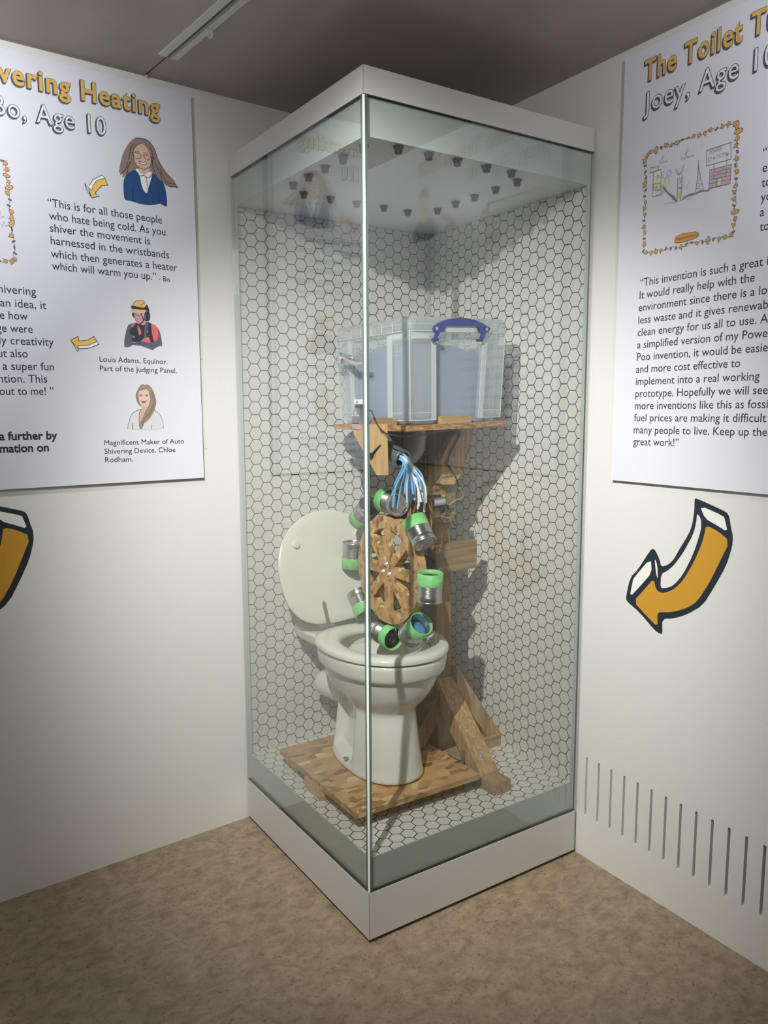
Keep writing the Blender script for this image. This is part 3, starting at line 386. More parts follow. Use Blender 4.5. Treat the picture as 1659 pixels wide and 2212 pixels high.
for r in R2: put_text(b, wl, r, .0218, PD)
build(b, 'paragraph_text', INK, pl)
b = MB()
put_text(b, wl, ('a further by', None, -.7271, 1.3595, -.5755, 1.3585), .0225, PD, .028); put_text(b, wl, ('mation on', None, -.7284, 1.3250, -.6001, 1.3245), .0225, PD, .028)
build(b, 'bold_text', INK, pl)
b = MB()
for r in [('Louis Adams, Equinor.', None, -.4428, 1.5833, -.2352, 1.5818), ('Part of the Judging Panel.', None, -.4432, 1.5568, -.2059, 1.5552), ('Magnificent Maker of Auto', None, -.4414, 1.3366, -.1908, 1.3348), ('Shivering Device, Chloe', None, -.4417, 1.3110, -.2204, 1.3090), ('Rodham.', None, -.4416, 1.2854, -.3569, 1.2845)]: put_text(b, wl, r, .0150, PD)
build(b, 'caption_text', INK, pl)
drawing('girl_portrait', wl, D['girl'], .000155, pl, PD, label='drawn portrait of a smiling long-haired girl in glasses and blue jumper')
drawing('helmet_portrait', wl, D['guy'], .00012, pl, PD, label='drawn portrait of a person in a yellow helmet and red harness')
drawing('woman_portrait', wl, D['woman'], .00011, pl, PD, label='drawn portrait of a long-haired woman in a grey top')
drawing('curved_arrow', wl, D['arrowA'], .00030, pl, PD, False); drawing('curved_arrow', wl, D['arrowB'], .00056, pl, PD, False)
def garland(parent, fn, path, seed, d):
    rd = random.Random(seed); b = MB(); mats = [mat('garland ochre', lin('e0b070'), .5), OUT, mat('garland brown', lin('8b7a68'), .5)]
    for seg in range(len(path) - 1):
        a = Vector(path[seg]); c = Vector(path[seg + 1]); L = (c - a).length; t = (c - a) / L; n = Vector((-t.y, t.x)); k = max(1, int(L / .0155))
        wire = [a + t * (L * i / (k * 3)) + n * (rd.uniform(-.0042, .0042)) for i in range(k * 3 + 1)]
        b.m = 1; ribbon(b, fn, chaikin([tuple(p) for p in wire], False), .0009, d)
        for i in range(k):
            p = a + t * (L * (i + .5) / k) + n * rd.uniform(-.003, .003); rot = rd.uniform(0, 3.14); big = rd.random()
            if big > .38:
                r = rd.uniform(.0050, .0066); rx = 1.0 if big < .85 else 1.9
                b.m = 1; disc(b, fn, p, r, d + .0001, 14, rx, rot); b.m = 0; disc(b, fn, p, r - .0009, d + .0002, 14, rx, rot)
                b.m = 1; q = Vector((cos(rot), sin(rot))) * r * .55
                ribbon(b, fn, [tuple(p - q), tuple(p + n * .0012), tuple(p + q * .5)], .0008, d + .0003)
                q2 = Vector((cos(rot + 1.8), sin(rot + 1.8))); b.m = 2; ribbon(b, fn, [tuple(p + q2 * r), tuple(p + q2 * (r + .0028))], .0026, d + .0002)
            else:
                b.m = 1; disc(b, fn, p, .0026, d + .0001, 10, 2.2, rot); b.m = 2; disc(b, fn, p, .0018, d + .0002, 10, 2.2, rot)
    build(b, 'bulb_garland_border', mats, parent)
garland(pl, wl, [(-.90, 2.115), (-.666, 2.110), (-.658, 1.845), (-.90, 1.838)], 4, PD)
b = MB()
for q in ([(-.706, 1.963), (-.700, 1.958), (-.696, 1.966), (-.692, 1.957), (-.688, 1.974), (-.686, 1.957), (-.681, 1.963), (-.677, 1.958)], [(-.705, 1.945), (-.697, 1.938), (-.690, 1.944), (-.684, 1.935), (-.680, 1.949), (-.676, 1.937), (-.669, 1.941)]): ribbon(b, wl, q, .0007, PD)
build(b, 'pencil_scribble', PENCIL, pl)

pr = board('poster', 'white poster right of the glass case about the toilet turbine, with a framed drawing', wr, .1043, 1.30, 1.2302, 2.397)
title(pr, wr, 'title_lettering', ('The Toilet Turbine 3000', 'The Toilet T', .1754, 2.3125, .5166, 2.311), .0510, OFILL, PD, .026)
title(pr, wr, 'name_lettering', ('Joey, Age 10', 'Joey, Age 1', .1759, 2.2325, .5012, 2.230), .0500, WFILL, PD, .010, True)
R5 = [('\u201cThis invention is such a great i', '\u201cThis invention is such a great', .1844, 0, .5446, 0), ('It would really help with the', None, .1838, 0, .5253, 0), ('environment since there is a lot', 'environment since there is a', .1822, 0, .5278, 0), ('less waste and it gives renewab', None, .183, 0, .5638, 0), ('clean energy for us all to use. As', 'clean energy for us all to use.', .1817, 0, .5359, 0), ('a simplified version of my Power', 'a simplified version of my Powe', .1821, 0, .5664, 0), ('Poo invention, it would be easier', 'Poo invention, it would be easie', .1828, 0, .5689, 0), ('and more cost effective to', None, .1812, 0, .4994, 0), ('implement into a real working', None, .1815, 0, .5522, 0), ('prototype. Hopefully we will see', None, .1822, 0, .5755, 0), ('more inventions like this as fossil', 'more inventions like this as fossi', .1818, 0, .5777, 0), ('fuel prices are making it difficult', None, .1805, 0, .5756, 0), ('many people to live. Keep up the', None, .1809, 0, .5801, 0), ('great work!\u201d', None, .1804, 0, .3315, 0)]
b = MB()
for i, r in enumerate(R5):
    z = 1.7745 - i * .03375; put_text(b, wr, (r[0], r[1], r[2], z, r[4], z + .002), .0208, PD)
build(b, 'paragraph_text', INK, pr)
b = MB()
for t, u, z in [('\u201cT', .5285, 2.0275), ('e', .53, 1.9925), ('to', .5297, 1.9590), ('yo', .5298, 1.9260), ('a', .5298, 1.8920), ('to', .5312, 1.8580)]:
    a, e = span(t); s = .0208 / CAPH; put_text(b, wr, (t, None, u, z, u + (e - a) * s * .92, z), .0208, PD)
build(b, 'quotation_text', INK, pr)
garland(pr, wr, [(.196, 2.127), (.459, 2.128), (.4635, 1.862), (.193, 1.861), (.1865, 2.117), (.196, 2.127)], 9, PD)
drawing('power_station_sketch', wr, D['kid'], .00018, pr, PD, False, label='pencil sketch of a toilet, a turbine, a pylon and a power station')
b = MB(); b.m = 0
for r, c in [(('POWER', None, .3845, 2.0705, .4189, 2.072), .0100), (('STATION', None, .3808, 2.0530, .4326, 2.0565), .0100), (('Turbine', None, .2987, 2.0790, .3397, 2.0785), .0070), (('Toilet', None, .2305, 2.0845, .2591, 2.0856), .0070)]: put_text(b, wr, r, c, PD, -.012)
build(b, 'sketch_lettering', PENCIL, pr)
b = MB(); P = [(.2911, 1.8759), (.2944, 1.8865), (.3135, 1.891), (.355, 1.8887), (.3637, 1.8834), (.3631, 1.8758), (.3448, 1.8712), (.3108, 1.8692), (.2952, 1.871)]
P = [(x, y + .001) for x, y in P]; b.m = 0; t = tessellate_polygon([[Vector((x, y, 0)) for x, y in P]]); b.add([wr(x, y, PD + .0006) for x, y in P], [tuple(q) for q in t])
b.m = 1; ribbon(b, wr, P + [P[0]], .0010, PD + .0007); put_text(b, wr, ('MakInventions', None, .297, 1.8765, .3600, 1.8785), .0078, PD + .0007)
build(b, 'border_name_plate', [mat('name plate orange', lin('e3a552'), .5), OUT], pr)
# portrait and arrow further along the right poster (seen mirrored in the case glass)
BOY = [('p', '5b4b44', [(.775, 2.215), (.778, 2.245), (.795, 2.262), (.815, 2.262), (.832, 2.246), (.836, 2.215), (.830, 2.200), (.782, 2.200)]),
       ('p', 'cbb0a0', [(.781, 2.226), (.830, 2.234), (.832, 2.190), (.826, 2.165), (.806, 2.152), (.788, 2.165), (.780, 2.190)]),
       ('p', '35454f', [(.786, 2.160), (.826, 2.160), (.850, 2.143), (.870, 2.120), (.884, 2.070), (.725, 2.070), (.735, 2.120), (.760, 2.145)]),
       ('p', 'd8cbb0', [(.788, 2.168), (.824, 2.168), (.838, 2.150), (.806, 2.128), (.774, 2.150)]),
       ('l', '2a2a38', 7, [(.788, 2.205), (.800, 2.205)]), ('l', '2a2a38', 7, [(.812, 2.206), (.826, 2.206)]), ('l', '8a4a44', 8, [(.795, 2.176), (.806, 2.172), (.818, 2.177)])]
drawing('boy_portrait', wr, BOY, .00015, pr, PD, label='drawn portrait of a short-haired boy in a dark top')
AX = [('p', 'e0b45c', [(.700, 2.148), (.706, 2.128), (.672, 2.122), (.655, 2.104), (.668, 2.094), (.636, 2.088), (.632, 2.120), (.643, 2.112), (.664, 2.138)]), ('l', '2a2a38', 6, [(.700, 2.148), (.706, 2.128), (.672, 2.122), (.655, 2.104), (.668, 2.094), (.636, 2.088), (.632, 2.120), (.643, 2.112), (.664, 2.138), (.700, 2.148)])]
drawing('curved_arrow', wr, AX, .00018, pr, PD, False)

# large arrow stickers straight on the walls
drawing('arrow_sticker', wr, D['arrowC'], 1, None, .0006, True, label='large ochre arrow sticker on the wall right of the glass case', category='wall sticker')
drawing('arrow_sticker', wl, D['arrowC'], 1, None, .0006, True, shift=(-1.148, -.019), label='large ochre arrow sticker on the wall left of the glass case', category='wall sticker')
b = MB()
for u, z in ((-.1150, 1.602), (-.110, 1.315)): disc(b, wl, (u, z), .0015, .0004, 8)
build(b, 'trim_2', mat('tiny wall fleck', lin('77776f'), .8), kind='structure')

# ------------------------------------------------------------------ the glass display case
CA, CB = .80, .7942; ZP0, ZP1, ZF, ZI, ZK, ZT = .012, .1501, .2418, 2.087, 2.1763, 2.2419
case = thing('display_case', 'tall square glass display case in the room corner with grey plinth and cap', 'display case', (.397, .40, 0))
b = MB(); b.box(0, CB, 0, CA, ZP0, ZP1 - .0015); build(b, 'plinth', CASEM, case, bevel=.0012)
b = MB(); b.box(.03, CB - .02, .03, CA - .02, 0, ZP0 + .001); build(b, 'recessed_foot', DARK, case, label='recessed foot under the plinth, coloured black for the shadow gap')  # foot coloured black to give the shadow gap below the plinth
b = MB(); b.box(.001, CB - .001, .001, CA - .001, ZP1 - .0015, ZP1); b.box(.001, CB - .001, .001, CA - .001, ZK, ZK + .0015); build(b, 'shadow_line', DARK, case)  # thin black strips put in as the shadow lines at plinth and cap
b = MB(); b.box(0, CB, 0, CA, ZK + .0015, ZT); build(b, 'cap', CASEM, case, bevel=.0012)
b = MB(); b.box(-.0004, .0004, -.0004, .0006, ZK + .003, ZT - .0005); b.box(-.0004, .0004, -.0004, .0006, ZP0 + .001, ZP1 - .002); b.box(CB - .0048, CB - .0040, -.0004, .0002, ZK + .003, ZT - .0005); b.box(CB - .0048, CB - .0040, -.0004, .0002, ZP0 + .001, ZP1 - .002); build(b, 'mitre_joint', mat('joint line', lin('8f8d88'), .5), case)
b = MB(); b.box(0, .010, .012, CA, ZP1, ZK); build(b, 'glass_panel', GLASS, case)
b = MB(); b.box(.012, CB, 0, .010, ZP1, ZK); build(b, 'glass_panel', GLASS, case)
b = MB(); b.pz([(0, .0042), (.0100, .0100), (.0100, .012), (0, .012)], ZP1, ZK); build(b, 'glass_edge', TEAL, case)
b = MB(); b.pz([(.0042, 0), (.012, 0), (.012, .0100), (.0100, .0100)], ZP1, ZK); build(b, 'glass_edge', TEAL, case)
b = MB(); b.pz([(0, .0042), (.0012, .0012), (.0042, 0), (.0099, .0099)], ZP1, ZK); build(b, 'corner_highlight', HILITE, case, label='white strip painted as the refraction highlight down the glass corner')  # highlight of the glass corner put in as a white strip
b = MB()
b.box(.0105, .0125, .0125, CA - .003, ZP1, ZF); b.box(.0105, .0125, .0125, CA - .003, ZI, ZK); b.box(.0105, .0125, CA - .023, CA - .003, ZF, ZI)
build(b, 'painted_border', BANDM, case)
b = MB()
b.box(.0125, CB - .003, .0105, .0125, ZP1, ZF); b.box(.0125, CB - .003, .0105, .0125, ZI, ZK); b.box(CB - .016, CB - .003, .0105, .0125, ZF, ZI)
build(b, 'painted_border', BANDM, case)
b = MB(); b.box(.013, .786, .013, .788, ZI, ZI + .012); build(b, 'inner_ceiling', CASEIN, case)
b = MB(); b.box(.778, .7865, .780, .790, ZF + .001, ZI); build(b, 'corner_strip', mat('corner strip', lin('c3c5c4'), .35), case)
# downlights: a square ring of small black cups
DLp = [(.0441, .0707), (.1209, .0068), (.2156, .0088), (.3084, .0088), (.4076, .0149), (.4987, .0128), (.5677, .0811), (.5699, .1759), (.5711, .2722), (.5701, .3633), (.5753, .4636), (.5058, .5331), (.4085, .5278), (.3078, .5309), (.2116, .5274), (.1179, .525), (.0464, .454), (.0459, .3598), (.0459, .2666), (.0451, .1713)]
b = MB(); b.lathe([(0, -.0175), (.0085, -.0175), (.0095, -.016), (.0100, -.008), (.0128, -.0045), (.0134, 0)], None, 18)
dlm = b.mesh('downlight', BLK, smooth=True)
for i, (x, y) in enumerate(DLp):
    o = bpy.data.objects.new('downlight', dlm); COL.objects.link(o); o.parent = case
    o.location = Vector((max(x, .030), max(y, .030) , ZI - .0002)) - case.location

# hexagon-patterned lining: a dark sheet with proud white hexagons; the 300 that show largest are parts, the rest one joined part
HF = .0418; GAP = .0032
def clip(poly, W, H):
    for ax, lim, sgn in ((0, 0, 1), (0, W, -1), (1, 0, 1), (1, H, -1)):
        o = []
        for i in range(len(poly)):
            p, q = poly[i], poly[(i + 1) % len(poly)]; ip = (p[ax] - lim) * sgn >= 0; iq = (q[ax] - lim) * sgn >= 0
            if ip: o.append(p)
            if ip != iq:
                t = (lim - p[ax]) / (q[ax] - p[ax]); o.append((p[0] + (q[0] - p[0]) * t, p[1] + (q[1] - p[1]) * t))
        poly = o
        if not poly: return []
    return poly
def hexes(W, H, flat, ph):
    """flat=True: flat sides up; centres on a staggered grid"""
    out = []; R = (HF - GAP) / math.sqrt(3); P = HF / math.sqrt(3) * 1.5
    n = int(max(W, H) / P) + 3; mm = int(max(W, H) / HF) + 3
    for i in range(-1, n):
        for j in range(-1, mm):
            a = i * P + ph[0]; c = j * HF + (HF / 2 if i % 2 else 0) + ph[1]
            cx, cy = (a, c) if flat else (c, a)
            h = [(cx + R * cos(pi / 3 * k + (0 if flat else pi / 2)), cy + R * sin(pi / 3 * k + (0 if flat else pi / 2))) for k in range(6)]
            q = clip(h, W, H)
            if len(q) > 2:
                A = abs(sum(q[k][0] * q[(k + 1) % len(q)][1] - q[(k + 1) % len(q)][0] * q[k][1] for k in range(len(q)))) / 2
                if A > 2e-5: out.append((cx, cy, q, len(q) == 6 and A > 2.59 * R * R, A))
    return out
TH = .0005
panels = []
b = MB(); b.box(.013, .788, .0130, .7912, ZF - .012, ZF - TH); fo = build(b, 'display_floor', GROUT, case)
panels.append((fo, Vector((.0135, .0135, ZF - TH)), Vector((1, 0, 0)), Vector((0, 1, 0)), Vector((0, 0, 1)), .774, .7765, False, (.004, .010)))
b = MB(); b.box(.013, .7885, .7912, .7975, ZF, ZI); po = build(b, 'patterned_back_panel', GROUT, case)
panels.append((po, Vector((.0125, .7912, ZF)), Vector((1, 0, 0)), Vector((0, 0, 1)), Vector((0, -1, 0)), .7755, ZI - ZF, True, (.0135, .012)))
b = MB(); b.box(.7879, .7935, .013, .7912, ZF, ZI); po2 = build(b, 'patterned_back_panel', GROUT, case)
panels.append((po2, Vector((.7879, .7910, ZF)), Vector((0, -1, 0)), Vector((0, 0, 1)), Vector((-1, 0, 0)), .7775, ZI - ZF, True, (.012, .020)))
allh = []
for pi_, (po_, O, du, dv, nn, W, H, fl, ph) in enumerate(panels):
    for h in hexes(W, H, fl, ph):
        p = O + du * h[0] + dv * h[1]; v = CAM - p; allh.append((h[4] * abs(v.normalized().dot(nn)) / v.length_squared if h[3] else 0, pi_, h))
allh.sort(key=lambda q: -q[0]); top = allh[:300]; rest = allh[300:]
def hexgeo(b, q, O, du, dv, nn):
    n = len(q); lo = [O + du * x + dv * y for x, y in q]; hi = [p + nn * TH for p in lo]
    b.add(lo + hi, [tuple(range(n, 2 * n))] + [(i, (i + 1) % n, n + (i + 1) % n, n + i) for i in range(n)])
sm = {}
for _, k, h in top:
    po_, O, du, dv, nn, W, H, fl, ph = panels[k]
    if k not in sm:
        b = MB(); hexgeo(b, [(x - h[0], y - h[1]) for x, y in h[2]], Vector((0, 0, 0)), du, dv, nn); sm[k] = b.mesh('hexagon_tile', TILE)
    o = bpy.data.objects.new('hexagon_tile', sm[k]); COL.objects.link(o); o.parent = po_; o.location = O + du * h[0] + dv * h[1] - case.location
for k, (po_, O, du, dv, nn, W, H, fl, ph) in enumerate(panels):
    b = MB()
    for _, kk, h in rest:
        if kk == k: hexgeo(b, h[2], O, du, dv, nn)
    if b.v: build(b, 'hexagon_tiles', TILE, po_, kind='stuff')
# ------------------------------------------------------------------ timber stand
def wbox(*a): b = MB(); return b.box(*a)
st = thing('timber_stand', 'home-made pine stand behind the toilet carrying the shelf and water wheel', 'wooden stand', (.55, .40, ZF))
ZB = ZF + .041
build(wbox(.515, .583, .079, .72, ZF, ZB), 'foot_beam', PINE_Y, st, bevel=.003)
b = MB(); b.box(.583, .788, .352, .420, ZF, ZB); b.box(.30, .515, .352, .420, ZF, ZB - .001); build(b, 'cross_foot_beam', PINE_X, st, bevel=.002)
b = MB(); b.rings([[(.527, .385, ZB), (.592, .385, ZB), (.592, .430, ZB), (.527, .430, ZB)], [(.502, .385, 1.374), (.566, .385, 1.374), (.566, .430, 1.374), (.502, .430, 1.374)]])
build(b, 'post', WORN_Z, st, bevel=.002)
b = MB(); b.px([(.143, ZB), (.384, .532), (.384, .452), (.212, ZB)], .5185, .587); build(b, 'front_brace', wood('brace pine', '9a7a52', 'b99766', 'ccae7d', 'z'), st, bevel=.0025)
b = MB(); b.py([(.590, .568), (.788, .288), (.783, ZB), (.730, ZB), (.590, .48)], .362, .410); build(b, 'side_brace', PINE_Z, st, bevel=.0025)
b = MB(); b.py([(.522, .50), (.524, .41), (.43, ZB), (.36, ZB)], .365, .41); build(b, 'side_brace', WORN_Z, st, bevel=.0025)
b = MB(); b.px([(.432, .50), (.432, .42), (.58, ZB), (.64, ZB)], .535, .58); build(b, 'rear_brace', WORN_Z, st, bevel=.0025)
b = MB(); b.py([(.489, .995), (.666, 1.0), (.667, .905), (.513, .901), (.497, .925)], .357, .385); build(b, 'cross_board', WORN_X, st, bevel=.0015)
b = MB(); b.py([(.375, 1.160), (.572, 1.165), (.573, 1.074), (.375, 1.070)], .357, .385); build(b, 'cross_board', WORN_X, st, bevel=.0015)
b = MB(); b.py([(.375, 1.128), (.50, 1.02), (.50, .985), (.478, .985), (.375, 1.085)], .3855, .43); build(b, 'diagonal_block', WORN_X, st)
b = MB(); b.py([(.455, 1.161), (.521, 1.165), (.521, 1.092), (.455, 1.090)], .347, .357); build(b, 'motor_pad', PLY, st)
b = MB(); b.py([(.508, 1.20), (.566, 1.198), (.606, 1.27), (.64, 1.373), (.575, 1.373), (.545, 1.34), (.508, 1.275)], .347, .385); build(b, 'shelf_arm', PINE_Z, st, bevel=.0025)
b = MB(); b.py([(.566, 1.163), (.600, 1.195), (.655, 1.334), (.655, 1.373), (.60, 1.373), (.566, 1.29)], .388, .430); build(b, 'shelf_arm', PINE_Z, st, bevel=.0025)
b = MB(); b.py([(.503, 1.20), (.503, 1.30), (.43, 1.373), (.37, 1.373)], .432, .462); build(b, 'shelf_arm', WORN_Z, st, bevel=.0025)
def screws(pts, y, parent, name='screw', r=.0042):
    for x, z in pts:
        b = MB(); M = axis_mat((x, y, z), (0, -1, 0)); b.lathe([(r * 1.5, .0002), (r, .0012), (r * .55, .0006), (0, -.0004)], M, 12); build(b, name, STEEL, parent, True)
screws([(.5079, .980), (.5464, .979), (.5102, .915), (.5469, .914)], .357, st)
screws([(.5488, 1.1486), (.5186, 1.0866), (.5513, 1.087)], .357, st)
screws([(.589, 1.232)], .347, st)
for y, z in ((.32, .4645), (.185, .326)):
    b = MB(); b.lathe([(.006, .0002), (.0045, .0012), (.002, .0006), (0, 0)], axis_mat((.553, y, z), (0, -.716, .698)), 12); build(b, 'screw', STEEL, st, True)
# tilted shelf board with stop blocks (rises a little to the right)
def sh(x, y, z): return (x, y, z + (x - .26) * .026)
def shbox(b, x0, x1, y0, y1, z0, z1):
    return b.add([sh(x, y, z) for x in (x0, x1) for y in (y0, y1) for z in (z0, z1)], [(0, 1, 3, 2), (4, 6, 7, 5), (0, 4, 5, 1), (2, 3, 7, 6), (0, 2, 6, 4), (1, 5, 7, 3)])
ZS = 1.392
b = MB(); b.prism([(.266, .197), (.647, .197), (.647, .603), (.260, .603), (.260, .203)], lambda x, y: sh(x, y, ZS), lambda x, y: sh(x, y, ZS - .016)); build(b, 'shelf_board', OSBE, st, bevel=.001)
b = MB(); shbox(b, .391, .5065, .1985, .2225, ZS, ZS + .023); build(b, 'stop_block', PINE_X, st, bevel=.001)
b = MB(); shbox(b, .2605, .2835, .274, .385, ZS, ZS + .022); build(b, 'stop_block', PINE_Y, st, bevel=.001)
b = MB(); b.px([(.473, 1.394), (.291, 1.396), (.286, 1.245), (.338, 1.242), (.468, 1.362)], .2515, .2593); build(b, 'side_plate', PLY, st, label='pale plywood plate hanging from the shelf edge', bevel=.0006)
b = MB(); b.tube([(.2508, .3135, 1.334), (.2508, .338, 1.318), (.2508, .362, 1.300)], [.0025, .004, .006], 8); b.lathe([(0, .004), (.009, .004), (.009, -.004), (0, -.004)], axis_mat((.2485, .3625, 1.2995), (-1, 0, 0)), 14); build(b, 'keyhole_slot', DARK, st, True, label='dark keyhole slot in the plywood plate')
b = MB()
b.px([(.4285, 1.3975), (.471, 1.398), (.470, 1.379), (.4285, 1.378)], .2475, .2515); build(b, 'pink_tab', mat('pinkish card', lin('c3a394'), .5), st)
b = MB(); b.box(.500, .505, .226, .298, .2990, .3010); b.box(.4830, .5185, .228, .242, .2990, .3010); b.box(.5165, .5185, .228, .242, .2990, .336); build(b, 'angle_bracket', STEEL, st, label='galvanised angle bracket at the foot of the front brace')

# base board under the toilet with its blocks
bb = thing('base_board', 'raised strand board under the toilet on pine blocks', 'board', (.27, .39, ZF))
b = MB(); b.pz([(.0478, .1418), (.4975, .1310), (.507, .650), (.0571, .650)], ZB + .0005, ZB + .0165); build(b, 'board', [OSB], bb, bevel=.0008)
for x0, x1, y0, y1 in ((.050, .088, .355, .460), (.40, .45, .20, .30), (.08, .14, .56, .64)): build(wbox(x0, x1, y0, y1, ZF, ZB), 'block', PLY, bb, bevel=.0015)
ZO = ZB + .0166

# ------------------------------------------------------------------ toilet
RT = Vector((.9962, -.0872, 0)); FW = Vector((-.0872, -.9962, 0))
tl = thing('toilet', 'white ceramic toilet pan with raised cream lid under the water wheel', 'toilet', (.285, .39, ZO))
def ring(cx, cy, z, W, Lf, Lb, n=96, ef=2.2, eb=2.5, niche=0):
    out = []
    for i in range(n):
        a = 2 * pi * i / n; c, s = cos(a), sin(a); e = ef if s >= 0 else eb
        k = (abs(c) ** e + abs(s) ** e) ** (-1 / e); S = W * c * k; T = (Lf if s >= 0 else Lb) * s * k
        if niche:
            tt = max(0, 1 - abs((T + .062) / .088) ** 7); 
            if abs(S) > W * .45: S -= math.copysign(niche * tt, S)
        out.append(Vector((cx, cy, z)) + RT * S + FW * T)
    return out
SEC = [(.2995, .285, .390, .120, .192, .205, 0), (.303, .285, .390, .122, .194, .207, 0), (.325, .286, .390, .118, .188, .203, .0), (.333, .286, .391, .117, .186, .202, .048), (.40, .287, .393, .110, .176, .195, .056), (.47, .290, .395, .102, .163, .190, .046), (.500, .292, .397, .099, .156, .188, .026),
       (.512, .293, .398, .103, .158, .188, .016), (.53, .295, .400, .120, .176, .19, .008), (.555, .298, .402, .139, .200, .193, 0), (.585, .301, .404, .155, .216, .197, 0), (.615, .303, .405, .166, .226, .2, 0), (.628, .304, .406, .170, .230, .2, 0), (.632, .304, .406, .184, .241, .205, 0), (.640, .305, .406, .188, .245, .21, 0),
       (.680, .306, .406, .192, .249, .215, 0), (.687, .306, .406, .189, .246, .213, 0), (.688, .306, .406, .165, .21, .18, 0), (.684, .306, .40, .143, .17, .16, 0), (.655, .306, .40, .150, .178, .165, 0), (.60, .306, .40, .135, .155, .13, 0), (.55, .305, .40, .098, .10, .09, 0), (.525, .305, .40, .06, .06, .06, 0), (.52, .305, .40, .012, .012, .012, 0)]
b = MB(); b.rings([ring(cx, cy, z, W, Lf, Lb, niche=nc) for z, cx, cy, W, Lf, Lb, nc in SEC], True, True)
pan = build(b, 'pan', CER, tl, True, split=50)
sb = pan.modifiers.new('sub', 'SUBSURF'); sb.levels = 1; sb.render_levels = 1
b = MB()   # rear ledge
def led(z, g): return [Vector((.306, .406, z)) + RT * s + FW * t for s, t in ((-.145 + g, -.15), (-.165 + g, -.30), (-.160 + g, -.350 + g), (-.14 + g, -.372 + g), (.11 - g, -.365 + g), (.135 - g, -.345 + g), (.145 - g, -.30), (.135 - g, -.15))]
b.rings([led(.620, .045), led(.655, .006), led(.680, 0), led(.688, .005), led(.689, .02)]); build(b, 'rear_ledge', CER, tl, True, split=35, bevel=.004)
c0 = Vector((.300, .60, .470)); b = MB(); b.lathe([(.047, -.10), (.047, .07), (.045, .078), (.038, .080), (.036, .03), (0, .03)], axis_mat(c0 + Vector((-.012, .05, 0)), (-.14, 1, 0)), 32); build(b, 'outlet_spigot', CER, tl, True)
# seat
def seatring(z, g, inner=False):
    if inner: return [p for p in ring(.312, .382, z, .140 - g, .158 - g, .150 - g, 72, 2.05, 2.1)]
    return ring(.306, .406, z, .201 - g, .252 - g, .196 - g, 72, 2.1, 2.7)
b = MB(); b.rings([seatring(.690, .004), seatring(.692, .0), seatring(.700, 0), seatring(.706, .003), seatring(.7105, .010), seatring(.7122, .022), seatring(.7110, -.020, True), seatring(.706, -.006, True), seatring(.698, .0, True), seatring(.690, -.002, True), seatring(.690, .004)], False, False)
build(b, 'seat', SEATM, tl, True, split=60)
# lid leaning back on its hinges
HX, HY, HZ = .290, .607, .722; LD = Vector((-.070, .30, .953)).normalized(); LN = LD.cross(Vector((.9995, -.03, 0)).normalized()); LR = LD.cross(LN).normalized() * -1
if LR.x < 0: LR = -LR
LN = LR.cross(LD)      # points towards the wheel side or away; thickness is symmetric
def lidring(d, g):
    out = []
    for i in range(72):
        a = 2 * pi * i / 72; c, s = cos(a), sin(a); e = 2.05 if s >= 0 else 2.9; k = (abs(c) ** e + abs(s) ** e) ** (-1 / e)
        L = .202 if s >= 0 else .186
        out.append(Vector((HX, HY, HZ)) + LR * ((.201 - g) * c * k) + LD * (.186 + (L - g) * s * k) + LN * d)
    return out
b = MB(); b.rings([lidring(-.008, .012), lidring(-.0075, .004), lidring(-.003, 0), lidring(.004, .0), lidring(.0085, .006), lidring(.0092, .03)]); ld = build(b, 'lid', SEATM, tl, True, split=50)
nl = LN if LN.dot(CAM - Vector((HX, HY, HZ))) > 0 else -LN
for s in (-.122, .122):
    c = Vector((HX, HY, HZ)) + LR * s + LD * .285 + nl * .009
    b = MB(); b.lathe([(.0125, 0), (.0125, .008), (.010, .011), (0, .0115)], axis_mat(c, nl), 18); build(b, 'bumper', SEATM, ld, True)
for hx in (.2185, .370):
    b = MB(); b.tube([(hx - .020, .598, .7165), (hx + .024, .596, .7165)], .0062, 14); b.tube([(hx - .027, .598, .7165), (hx - .020, .598, .7165)], .0085, 14)
    hg = build(b, 'hinge', STEEL, tl, True)
    b = MB(); q = Vector((hx + .004, .606, .722)); b.prism([(-.006, 0), (.006, 0), (.006, .068), (0, .078), (-.006, .068)], lambda a, c: q + LR * a + LD * c + nl * .012, lambda a, c: q + LR * a + LD * c + nl * .008); build(b, 'hinge_strap', mat('hinge strap metal', (.5, .46, .40), .25, .9), hg)
b = MB(); c = Vector((.170, .402, .3345)); b.lathe([(0, .001), (.008, .001), (.009, 0)], axis_mat(c, (0, 0, 1)), 14); build(b, 'screw_hole', mat('screw hole grey', lin('6c6c66'), .5), tl)

